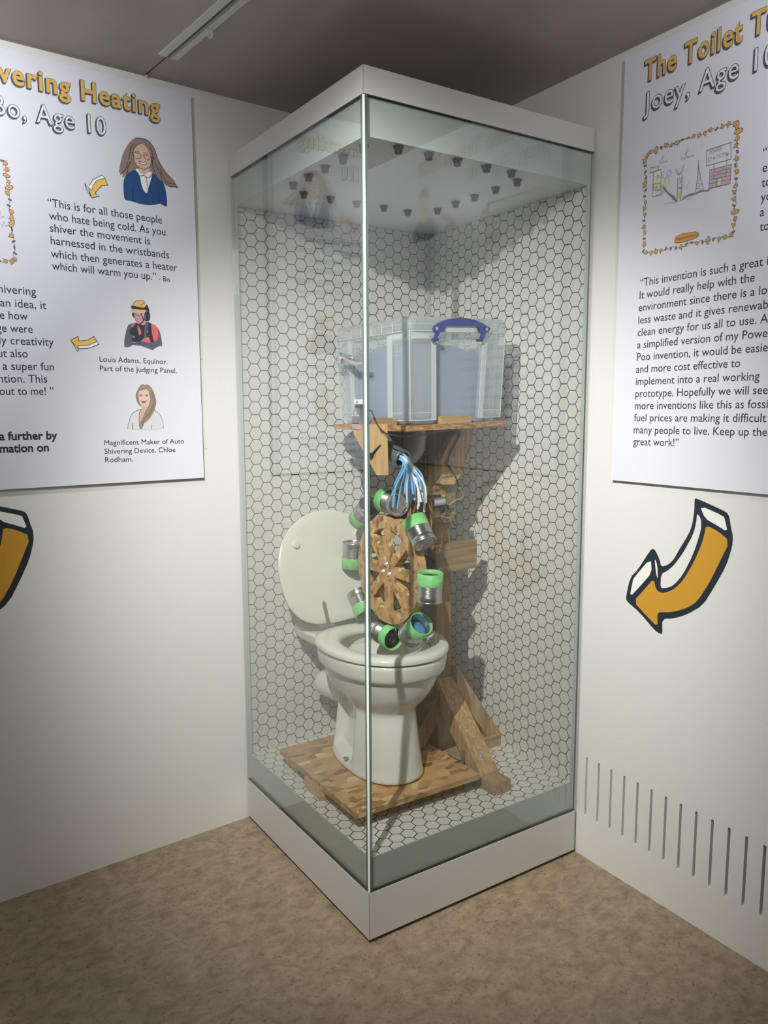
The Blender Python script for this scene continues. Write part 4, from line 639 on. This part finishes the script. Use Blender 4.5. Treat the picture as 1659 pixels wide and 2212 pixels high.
# ------------------------------------------------------------------ water wheel
WX, WY, WZ = .330, .398, .9289
wh = thing('waterwheel', 'upright strand board water wheel carrying eight taped tin cans above the toilet', 'water wheel', (WX, WY, WZ))
def annulus(b, r0, r1, x0, x1, n=72):
    rr = []
    for r, x in ((r0, x0), (r1, x0), (r1, x1), (r0, x1), (r0, x0)): rr.append([(x, WY - r * cos(2 * pi * j / n), WZ + r * sin(2 * pi * j / n)) for j in range(n)])
    return b.rings(rr, False, False)
b = MB(); annulus(b, .134, .1755, WX - .002, WX + .0125); build(b, 'front_rim', OSBW, wh)
b = MB(); annulus(b, .136, .1765, WX + .013, WX + .027); build(b, 'rear_rim', OSBW, wh)
for k in range(8):
    a = radians(-4 + 22.5 + 45 * k + 26); d = Vector((0, -cos(a), sin(a))); n = Vector((0, -sin(a), -cos(a))); c = Vector((0, WY, WZ))
    if k % 4 in (0, 1, 2, 3):
        w2 = .0165; b = MB(); x0, x1 = (WX - .001, WX + .012) if k % 2 else (WX - .0016, WX + .0285)
        b.prism([(-w2, .004), (w2, .004), (w2, .140), (-w2, .140)], lambda p, q: c + n * p + d * q + Vector((x0, 0, 0)), lambda p, q: c + n * p + d * q + Vector((x1, 0, 0)))
        build(b, 'spoke', OSBW, wh, bevel=.0006)
b = MB(); b.px([(WY + .036 * cos(pi / 4 * k + .39), WZ + .036 * sin(pi / 4 * k + .39)) for k in range(8)], WX - .0022, WX + .03); build(b, 'hub', OSBW, wh)
for dy, dz in ((.000, .020), (.020, -.007), (-.016, -.010)):
    b = MB(); M = axis_mat((WX - .0022, WY + dy, WZ + dz), (-1, 0, 0)); b.lathe([(.0085, 0), (.0085, .001), (.0055, .001), (.0055, .0045), (.003, .0045), (.003, .009), (0, .009)], M, 6); build(b, 'bolt', CHR, wh)
b = MB(); b.tube([(WX + .01, WY, WZ), (.545, WY, WZ)], .0085, 16); build(b, 'axle', STEEL, wh, True, split=40)
b = MB(); b.lathe([(0, 0), (.030, 0), (.031, .003), (.031, .011), (.026, .012), (.012, .012), (.012, .024), (0, .024)], axis_mat((.478, WY, WZ), (1, 0, 0)), 32); build(b, 'pulley', BLK, wh, True, split=30, label='black pulley on the axle')
b = MB(); b.lathe([(0, 0), (.026, 0), (.034, .004), (.034, .012), (0, .012)], axis_mat((.503, WY, WZ), (1, 0, 0)), 32); build(b, 'bearing', mat('dark bearing', lin('55585c'), .35), wh, True, split=30)
b = MB(); b.box(.395, .425, WY - .013, WY + .013, WZ - .013, WZ + .013); build(b, 'axle_sleeve', mat('grey sleeve', lin('7a7c80'), .4), wh, bevel=.004)
b = MB(); b.px([(WY - .012, WZ + .03), (WY + .012, WZ + .03), (WY + .010, WZ + .075), (WY - .010, WZ + .075)], .500, .503); build(b, 'bearing_strap', BLK, wh)
for txt, y, z, s in (('N', .545, .962, .011), ('U', .262, .905, .011)):
    b = MB(); vs, fs = glyphs(txt, 0); b.add([(WX - .0023, y - x_ * s, z + y_ * s) for x_, y_ in vs], fs); build(b, 'pen_mark', mat('pen mark', lin('4a3a28'), .7), wh)
# cans
prof = [(0, .002)]
for r in (.012, .0135, .015, .019, .0205, .022, .027, .0285): prof.append((r, .002 + (.0026 if r in (.0135, .0205, .0285) else 0)))
prof += [(.0345, .0022), (.0358, -.001), (.0382, -.001), (.0388, .0005), (.0385, .0025), (.0372, .0038)]
prof += [(.0372, .008)]
for k in range(9):
    h = .018 + k * .004; prof += [(.0372, h), (.0357, h + .002)]
prof += [(.0372, .055), (.0372, .084), (.0384, .0848), (.0384, .0862), (.0370, .0862), (.0362, .084), (.0362, .004), (0, .0035)]
b = MB(); b.lathe(prof, None, 36); canm = b.mesh('tin_can', TIN, smooth=True)
try: canm.set_sharp_from_angle(angle=radians(38))
except Exception: pass
tp = []; rd = random.Random(3)
for h, r in ((.050, .0379), (.0868, .0390), (.0874, .0372), (.0860, .0350), (.074, .0352)):
    tp.append([((r + rd.uniform(-.0003, .0003)) * cos(2 * pi * j / 36), (r + rd.uniform(-.0003, .0003)) * sin(2 * pi * j / 36), h + rd.uniform(-.0007, .0007)) for j in range(36)])
b = MB(); b.rings(tp, False, False); tapem = b.mesh('green_tape', TAPE, smooth=True)
b = MB(); b.lathe([(0, .050), (.02, .052), (.0345, .046)], None, 20); inm = b.mesh('blue_filling', WATER, smooth=True)
can_lab = []
for k in range(8):
    a = radians(-4 + 45 * k); rad = Vector((0, -cos(a), sin(a))); t = Vector((0, sin(a), cos(a))); X = Vector((1, 0, 0)); Y = t.cross(X)
    p = Vector((.335, WY, WZ)) + rad * .220 - t * .0425
    M = Matrix(((X.x, Y.x, t.x, 0), (X.y, Y.y, t.y, 0), (X.z, Y.z, t.z, 0), (0, 0, 0, 1))); M = Matrix.Translation(p - wh.location) @ M @ Matrix.Rotation(k * .7, 4, 'Z')
    o = bpy.data.objects.new('tin_can', canm); COL.objects.link(o); o.parent = wh; o.matrix_local = M
    q = bpy.data.objects.new('green_tape', tapem); COL.objects.link(q); q.parent = o
    if k in (0, 7):
        q = bpy.data.objects.new('blue_filling', inm); COL.objects.link(q); q.parent = o

# ------------------------------------------------------------------ storage box on the shelf
bx = thing('storage_box', 'frosted clear plastic storage box with blue handle on the shelf', 'storage box', (.45, .40, ZS))
def shr(pts): return [Vector(sh(*p)) for p in pts]
Z0 = ZS + .0015; Z1 = 1.662
def rect(x0, x1, y0, y1, z): return shr([(x0, y0, z), (x1, y0, z), (x1, y1, z), (x0, y1, z)])
b = MB(); b.rings([rect(.299, .615, .2235, .585, Z0), rect(.291, .627, .216, .600, Z1)], True, False); build(b, 'body', FROST, bx)
def pillar(cx, cy, sx, sy, lx, ly, name='corner_pillar'):
    """hollow corner rib: cx,cy outer corner at the foot; sx,sy point inwards; flares towards the rim"""
    b = MB(); f = .009
    def q(dx, dy, z, fl): return Vector(sh(cx + sx * dx - sx * fl, cy + sy * dy - sy * fl, z))
    outl = [(0, ly), (0, 0), (lx, 0)]
    for i in range(2):
        (ax, ay), (bx_, by) = outl[i], outl[i + 1]
        b.add([q(ax, ay, Z0 + .012, 0), q(bx_, by, Z0 + .012, 0), q(bx_, by, Z1, f), q(ax, ay, Z1, f)], [(0, 1, 2, 3)])
    b.add([q(0, ly, Z0 + .012, 0), q(.014, ly, Z0 + .012, 0), q(.014, ly, Z1, f), q(0, ly, Z1, f)], [(0, 1, 2, 3)])
    b.add([q(lx, 0, Z0 + .012, 0), q(lx, .014, Z0 + .012, 0), q(lx, .014, Z1, f), q(lx, 0, Z1, f)], [(0, 1, 2, 3)])
    p = build(b, name, FROST, bx)
    b = MB(); r = .0016
    for dx, dy in ((0, ly), (0, 0), (lx, 0), (0, .6 * ly) if False else (0, ly)): b.tube([q(dx, dy, Z0 + .012, 0), q(dx, dy, Z1, f)], r, 6)
    b.tube([q(0, ly, Z0 + .012, 0), q(0, 0, Z0 + .012, 0), q(lx, 0, Z0 + .012, 0)], r, 6); b.tube([q(0, ly, Z0 + .034, 0), q(0, 0, Z0 + .034, 0), q(lx, 0, Z0 + .034, 0)], r, 6)
    b.add([q(lx - .017, -.0006, Z0 + .012, 0), q(lx, -.0006, Z0 + .012, 0), q(lx, -.0006, Z1 - .03, f), q(lx - .017, -.0006, Z1 - .03, f)], [(0, 1, 2, 3)])
    b.add([q(-.0006, ly - .026, Z0 + .012, 0), q(-.0006, ly, Z0 + .012, 0), q(-.0006, ly, Z1 - .01, f), q(-.0006, ly - .026, Z1 - .01, f)], [(0, 1, 2, 3)])
    build(b, 'rib', FROSTR, p)
pillar(.284, .207, 1, 1, .093, .115); pillar(.628, .207, -1, 1, .088, .08); pillar(.284, .600, 1, -1, .09, .095); pillar(.628, .600, -1, -1, .088, .08)
def rrect(x0, x1, y0, y1, z, r, n=5):
    o = []
    for cx, cy, a0 in ((x1 - r, y1 - r, 0), (x0 + r, y1 - r, pi / 2), (x0 + r, y0 + r, pi), (x1 - r, y0 + r, 1.5 * pi)):
        for i in range(n + 1): a = a0 + pi / 2 * i / n; o.append(Vector(sh(cx + r * cos(a), cy + r * sin(a), z)))
    return o
b = MB(); b.rings([rrect(.276, .640, .199, .610, Z1 - .004, .02), rrect(.271, .645, .194, .617, Z1 + .004, .022), rrect(.270, .646, .193, .618, Z1 + .030, .026), rrect(.278, .638, .201, .610, Z1 + .040, .026), rrect(.30, .615, .225, .585, Z1 + .036, .02)], False, True)
lid_ = build(b, 'lid', FROST, bx, True, split=30)
b = MB(); b.tube(rrect(.2715, .6445, .1945, .6165, Z1 - .001, .022) + [rrect(.2715, .6445, .1945, .6165, Z1 - .001, .022)[0]], .0018, 6)
b.tube(rrect(.272, .644, .195, .616, Z1 + .019, .024) + [rrect(.272, .644, .195, .616, Z1 + .019, .024)[0]], .0010, 6)
for i in range(7):
    y = .22 + i * .058; b.tube([sh(.2705, y, Z1), sh(.2705, y, Z1 + .028)], .0011, 6)
build(b, 'rib', FROSTR, lid_)
b = MB(); b.py([(.28, 1.640), (.345, 1.642), (.345, 1.657), (.278, 1.657)], .1985, .2005); b.px([(.215, 1.643), (.30, 1.640), (.305, 1.657), (.21, 1.657)], .2765, .2785); build(b, 'locking_tab', FROSTR, bx)
HD = [(.3503, 1.6686), (.3531, 1.6765), (.3714, 1.6874), (.3942, 1.6964), (.4318, 1.7035), (.4701, 1.7053), (.5062, 1.7017), (.5368, 1.6931), (.5617, 1.683), (.5633, 1.6773), (.5557, 1.6688), (.5372, 1.6667), (.5218, 1.6694), (.5171, 1.6829), (.5094, 1.6848), (.3972, 1.6799), (.3901, 1.6762), (.3887, 1.665), (.3773, 1.6611), (.3603, 1.6603), (.3518, 1.6632)]
b = MB(); b.py(HD, .184, .1915); b.py([(.3631, 1.6625), (.3759, 1.6621), (.3604, 1.6349), (.3477, 1.6332), (.3463, 1.6398), (.3547, 1.6446)], .186, .191); b.py([(.5511, 1.6696), (.5361, 1.6413), (.5284, 1.641), (.5267, 1.6501), (.5341, 1.6676)], .186, .191)
b.tube([(.3380 + .012, .188, 1.6385), (.3700, .188, 1.6395)], .0042, 10); b.tube([(.5146, .188, 1.6438), (.5340, .188, 1.6440)], .0042, 10)
hd = build(b, 'handle', BLUE, bx, bevel=.0008)
for x, z in ((.3616, 1.6703), (.5503, 1.6782)):
    b = MB(); b.lathe([(0, .0006), (.0048, .0006), (.0048, 0)], axis_mat((x, .184, z), (0, -1, 0)), 14); build(b, 'rivet', FROSTR, hd)
b = MB(); b.py([(.398, 1.6625), (.509, 1.666), (.509, 1.6835), (.398, 1.679)], .190, .1925); build(b, 'handle_recess', FROSTR, bx)
b = MB()
for i in range(5):
    for j in range(5): b.lathe([(0, .0008), (.0012, .0006), (.0014, 0)], axis_mat((.2755 + j * .0008, .240 + i * .011, 1.627 - j * .0103), (-1, 0, 0)), 6)
build(b, 'raised_dots', FROSTR, bx)
# crumpled blue sheet standing in for water inside the box
b = MB(); NX, NY = 26, 26; topz = [(0, 1.640), (.08, 1.650), (.20, 1.646), (.34, 1.632), (.55, 1.626), (.70, 1.612), (.82, 1.610), (.90, 1.585), (1, 1.562)]
def tz(u):
    for i in range(len(topz) - 1):
        if u <= topz[i + 1][0]:
            t = (u - topz[i][0]) / (topz[i + 1][0] - topz[i][0]); return topz[i][1] * (1 - t) + topz[i + 1][1] * t
    return topz[-1][1]
rows = []
for j in range(NY + 1):
    for i in range(NX + 1):
        u, v = i / NX, j / NY; e = .006 * noise.noise(Vector((u * 6, v * 6, 3)))
        z = tz(u) - .03 * v + .014 * noise.noise(Vector((u * 7, v * 5, 1)))
        rows.append((.307 + u * .298 + e, .234 + v * .335 + e, z))
k0 = len(b.v); b.add(rows, [(j * (NX + 1) + i, j * (NX + 1) + i + 1, (j + 1) * (NX + 1) + i + 1, (j + 1) * (NX + 1) + i) for j in range(NY) for i in range(NX)])
peri = [i for i in range(NX + 1)] + [j * (NX + 1) + NX for j in range(1, NY + 1)] + [NY * (NX + 1) + i for i in range(NX - 1, -1, -1)] + [j * (NX + 1) for j in range(NY - 1, 0, -1)]
n = len(peri); side = []
for lev in (0, .35, .7, 1.0):
    ringp = []
    for q, ix in enumerate(peri):
        p = Vector(rows[ix]); z = p.z * (1 - lev) + (Z0 + .004 + (p.x - .26) * .026) * lev; w_ = .010 * noise.noise(Vector((q * .35, lev * 3, 0))) * (0 if lev in (0, 1.0) else 1)
        ringp.append(Vector((p.x + w_, p.y + w_ * .6, z)))
    side.append(ringp)
b.rings(side, False, True)
_tag = dict(label='crumpled translucent blue sheet filling the storage box', category='plastic sheet', loc=(.45, .40, Z0 + .006))
build(b, 'blue_sheet', LINER, None, True, split=50, **_tag)

# flush lever on the box's left side
fl_ = thing('flush_lever', 'chrome toilet flush lever fixed to the left side of the storage box', 'flush lever', (.275, .527, 1.598))
b = MB(); b.lathe([(.019, 0), (.019, .030), (.0185, .034), (.0215, .035), (.0215, .041), (.019, .045), (.010, .0465), (.009, .044), (0, .044)], axis_mat((.2755, .527, 1.598), (-1, 0, 0)), 28); build(b, 'escutcheon', CHR, fl_, True, split=35)
b = MB(); b.tube(catmull([(.240, .517, 1.606), (.236, .490, 1.600), (.236, .455, 1.588), (.238, .415, 1.581), (.240, .372, 1.580)], 5), [.006 + .004 * sin(pi * min(1, i / 20)) for i in range(21)], 12); build(b, 'lever_arm', CHR, fl_, True)

# ------------------------------------------------------------------ pipes, strips, electrics
dp_ = thing('drain_pipe', 'light grey plastic drain elbow under the shelf joining a dark grey tube', 'pipe', (.428, .385, 1.37))
b = MB(); b.tube(catmull([(.428, .385, 1.3745), (.428, .385, 1.345), (.426, .388, 1.318), (.412, .402, 1.294), (.390, .435, 1.284), (.372, .490, 1.290)], 5), .035, 24); build(b, 'elbow', GREYP, dp_, True)
b = MB(); b.tube([(.428, .385, 1.356), (.428, .385, 1.346)], .0385, 24); build(b, 'collar', GREYP, dp_, True, split=40)
b = MB(); b.tube(catmull([(.378, .500, 1.294), (.350, .550, 1.310), (.322, .562, 1.326), (.312, .525, 1.330), (.314, .470, 1.334)], 5), [.044] * 16 + [.043] * 5, 24); build(b, 'dark_elbow', DGREY, dp_, True)
b = MB(); M = axis_mat((.3145, .468, 1.338), Vector((.006, -.185, -.054))); b.lathe([(.030, -.02), (.030, .178), (.0285, .180), (.0245, .180), (.0235, .176), (.0235, .10), (0, .10)], M, 28); build(b, 'spout', DGREY, dp_, True, split=35)
ws = thing('water_strips', 'bundle of blue and white plastic strips pouring from the grey spout', 'plastic strips', (.33, .30, 1.285))
ENDS = [(.362, 1.1225, 0), (.343, 1.134, 0), (.331, 1.140, 0), (.312, 1.150, 0), (.292, 1.142, 0), (.300, 1.185, 0), (.263, 1.1955, 0), (.244, 1.194, 0), (.232, 1.170, 0), (.209, 1.2028, 0), (.285, 1.165, 0), (.255, 1.205, 0), (.322, 1.175, 0), (.222, 1.19, 0), (.350, 1.155, 0), (.275, 1.20, 0),
        (.2727, 1.1594, 1), (.2439, 1.1411, 1), (.2203, 1.1338, 1), (.2157, 1.1649, 1), (.2274, 1.1596, 1), (.1903, 1.1687, 1), (.301, 1.158, 1), (.236, 1.150, 1)]
rd = random.Random(11)
for i, (ye, ze, c) in enumerate(ENDS):
    a = rd.uniform(0, 6.28); rr = rd.uniform(.002, .017); x0 = .3195 + rr * cos(a) * .9; z0 = 1.289 + rr * sin(a); y0 = .302
    xe = .330 + rd.uniform(-.028, .028); ym = .262 + (ye - .262) * .55 + rd.uniform(-.006, .006)
    P = catmull([(x0, y0 + .04, z0 + .004), (x0, y0 - .012, z0), (x0 * .7 + xe * .3, (y0 - .03) * .6 + ym * .4, z0 - .022 - rd.uniform(0, .01)), (xe, ym * .55 + ye * .45, (z0 * .42 + ze * .58)), (xe, ye, ze)], 5)
    b = MB(); b.tube(P, .0034, 6); build(b, 'strip', STW if c else STB, ws, True)
# fan motor, fan and guard plate on the upper cross board
mo = thing('small_motor', 'small silver electric motor on the upper cross board of the stand', 'motor', (.477, .33, 1.146))
b = MB(); b.tube([(.458, .330, 1.1445), (.501, .330, 1.1455)], .0145, 20); build(b, 'body', mat('motor silver', (.55, .60, .66), .25, .9), mo, True, split=40)
b = MB(); b.lathe([(.0145, 0), (.0155, .001), (.0155, .004), (.010, .005), (.004, .006), (.004, .012), (.0016, .012), (.0016, .030), (0, .030)], axis_mat((.458, .330, 1.1445), (-1, 0, 0)), 20); build(b, 'shaft_cap', STEEL, mo, True, split=30)
b = MB(); b.box(.450, .500, .340, .3465, 1.127, 1.166); b.box(.458, .502, .322, .345, 1.1255, 1.1300); build(b, 'mounting_clip', BLK, mo)
b = MB(); b.tube(catmull([(.502, .330, 1.140), (.512, .335, 1.125), (.516, .340, 1.108), (.510, .340, 1.098)], 4), .0055, 8); build(b, 'cable_stub', mat('grey cable', lin('5b636b'), .4), mo, True)
fn_ = thing('toy_propeller', 'orange two-lobed plastic propeller on the motor shaft', 'propeller', (.432, .33, 1.11))
b = MB()
for sgn in (1, -1):
    P = [(.330 + .021 * cos(a) * (1 if sgn > 0 else .85), 1.1445 - .032 + sgn * .025 + .030 * sin(a)) for a in [2 * pi * j / 20 for j in range(20)]]
    b.px([(y, z - .008) for y, z in P], .4390 + (0 if sgn > 0 else .0006), .4425)
build(b, 'blade', ORANGE, fn_, bevel=.001)
b = MB(); b.lathe([(.006, -.006), (.006, .006), (0, .006)], axis_mat((.441, .330, 1.1445), (1, 0, 0)), 12); build(b, 'hub', ORANGE, fn_, True)
gp = thing('guard_plate', 'dark grey metal plate with bright edges beside the orange propeller', 'metal plate', (.415, .335, 1.09))
b = MB(); b.box(.402, .425, .338, .340, 1.030, 1.150); build(b, 'plate', mat('dark plate', lin('50565b'), .3, .4), gp)
b = MB(); b.box(.425, .4268, .330, .341, 1.030, 1.150); b.box(.4005, .402, .334, .341, 1.030, 1.150); build(b, 'bright_edge', CHR, gp)
b = MB(); b.tube([(.385, .333, 1.103), (.421, .333, 1.107)], .0014, 8); build(b, 'cross_pin', STEEL, gp, True)
for x in (.377, .386): build(wbox(x - .0035, x + .0035, .349, .3515, 1.06, 1.160), 'thin_batten', PINE_Z, st)

el = thing('battery_pack', 'grey battery pack with loose wires on the shelf edge behind the glass corner', 'battery pack', (.268, .452, ZS))
b = MB(); b.box(.2475, .282, .428, .474, ZS + .0018, ZS + .026); build(b, 'holder', mat('battery grey', lin('6e7078'), .5), el, bevel=.001)
b = MB(); b.tube([(.250, .430, ZS + .0285), (.250, .470, ZS + .0285)], .0035, 8); build(b, 'metal_contact', CHR, el, True)
b = MB(); b.box(.2475, .258, .3865, .399, ZS - .004, ZS + .026); build(b, 'dark_housing', BLK, el)
b = MB(); b.tube(catmull([(.256, .462, 1.442), (.252, .468, 1.432), (.250, .470, 1.420)], 4), .0012, 6); b.tube(catmull([(.256, .445, 1.442), (.250, .430, 1.430), (.250, .440, 1.419)], 4), .0012, 6); build(b, 'red_lead', mat('red lead', lin('a8606a'), .5), el, True)
sw = thing('rocker_switch', 'small white switch above the grey battery pack', 'switch', (.265, .452, 1.452))
b = MB(); b.box(.2565, .274, .436, .474, 1.4555, 1.4710); build(b, 'face', mat('switch white', lin('f2f2f2'), .3), sw, bevel=.001)
b = MB(); b.box(.2555, .2565, .449, .461, 1.4600, 1.4660); build(b, 'button', mat('switch grey', lin('9a9a9a'), .4), sw)
b = MB(); b.box(.2575, .274, .446, .470, 1.4430, 1.4553); build(b, 'dark_base', BLK, sw)
wc = thing('motor_wire', 'twisted dark red wire running from shelf edge down the shelf arm to the motor', 'wire', (.30, .20, 1.36))
RW = mat('dark red wire', lin('43262e'), .4); BW = mat('black wire', lin('232228'), .4); YW = mat('cream wire', lin('c9be8c'), .4)
P1 = catmull([(.247, .3800, 1.437), (.245, .3531, 1.4346), (.243, .3303, 1.4071), (.242, .3003, 1.3828), (.243, .2658, 1.3685), (.250, .2178, 1.3625), (.2684, .200, 1.3616), (.3097, .200, 1.3660), (.3688, .200, 1.3725), (.4296, .206, 1.3775), (.50, .27, 1.378), (.5694, .340, 1.369), (.583, .3435, 1.3583)], 6)
b = MB(); b.tube(P1, .0016, 6); build(b, 'black_strand', BW, wc, True)
b = MB(); b.tube([p + Vector((.0012 * sin(i * .9) - .0022, -.001, .0022 * cos(i * .9))) for i, p in enumerate(P1)], .0013, 6); build(b, 'red_strand', RW, wc, True)
b = MB(); b.tube(catmull([(.583, .344, 1.3583), (.5697, .344, 1.3406), (.5414, .344, 1.2996), (.5320, .344, 1.2750), (.5361, .344, 1.2548), (.5594, .340, 1.2206), (.5660, .340, 1.2080)], 6), .0022, 6); build(b, 'red_strand', RW, wc, True)
b = MB(); b.tube([(.5650, .340, 1.2120), (.5740, .340, 1.1870)], .0038, 8); build(b, 'black_sleeve', BLK, wc, True)
b = MB(); b.tube(catmull([(.5740, .340, 1.1865), (.597, .345, 1.1575), (.590, .348, 1.147), (.5718, .348, 1.1438), (.552, .348, 1.1367), (.543, .350, 1.128)], 6), .0010, 6); b.tube(catmull([(.510, .340, 1.098), (.520, .340, 1.088), (.532, .340, 1.088), (.545, .338, 1.076)], 5), .0010, 6); build(b, 'cream_lead', YW, wc, True)
b = MB(); b.tube([(.545, .338, 1.078), (.560, .338, 1.060)], .0024, 8); b.tube([(.560, .345, 1.096), (.568, .345, 1.080)], .0024, 8); build(b, 'black_sleeve', BLK, wc, True)
b = MB()
for x, y, z in ((.580, .338, 1.3575), (.531, .338, 1.2655), (.545, .3495, 1.1225)): b.box(x - .009, x + .009, y - .005, y + .006, z - .006, z + .006)
build(b, 'wire_clip', mat('grey wire clip', lin('6f7a80'), .35, .4), wc, bevel=.002)
b = MB(); b.box(.240, .2515, .372, .392, 1.4315, 1.4395); build(b, 'blue_connector', BLUE, wc, bevel=.001)
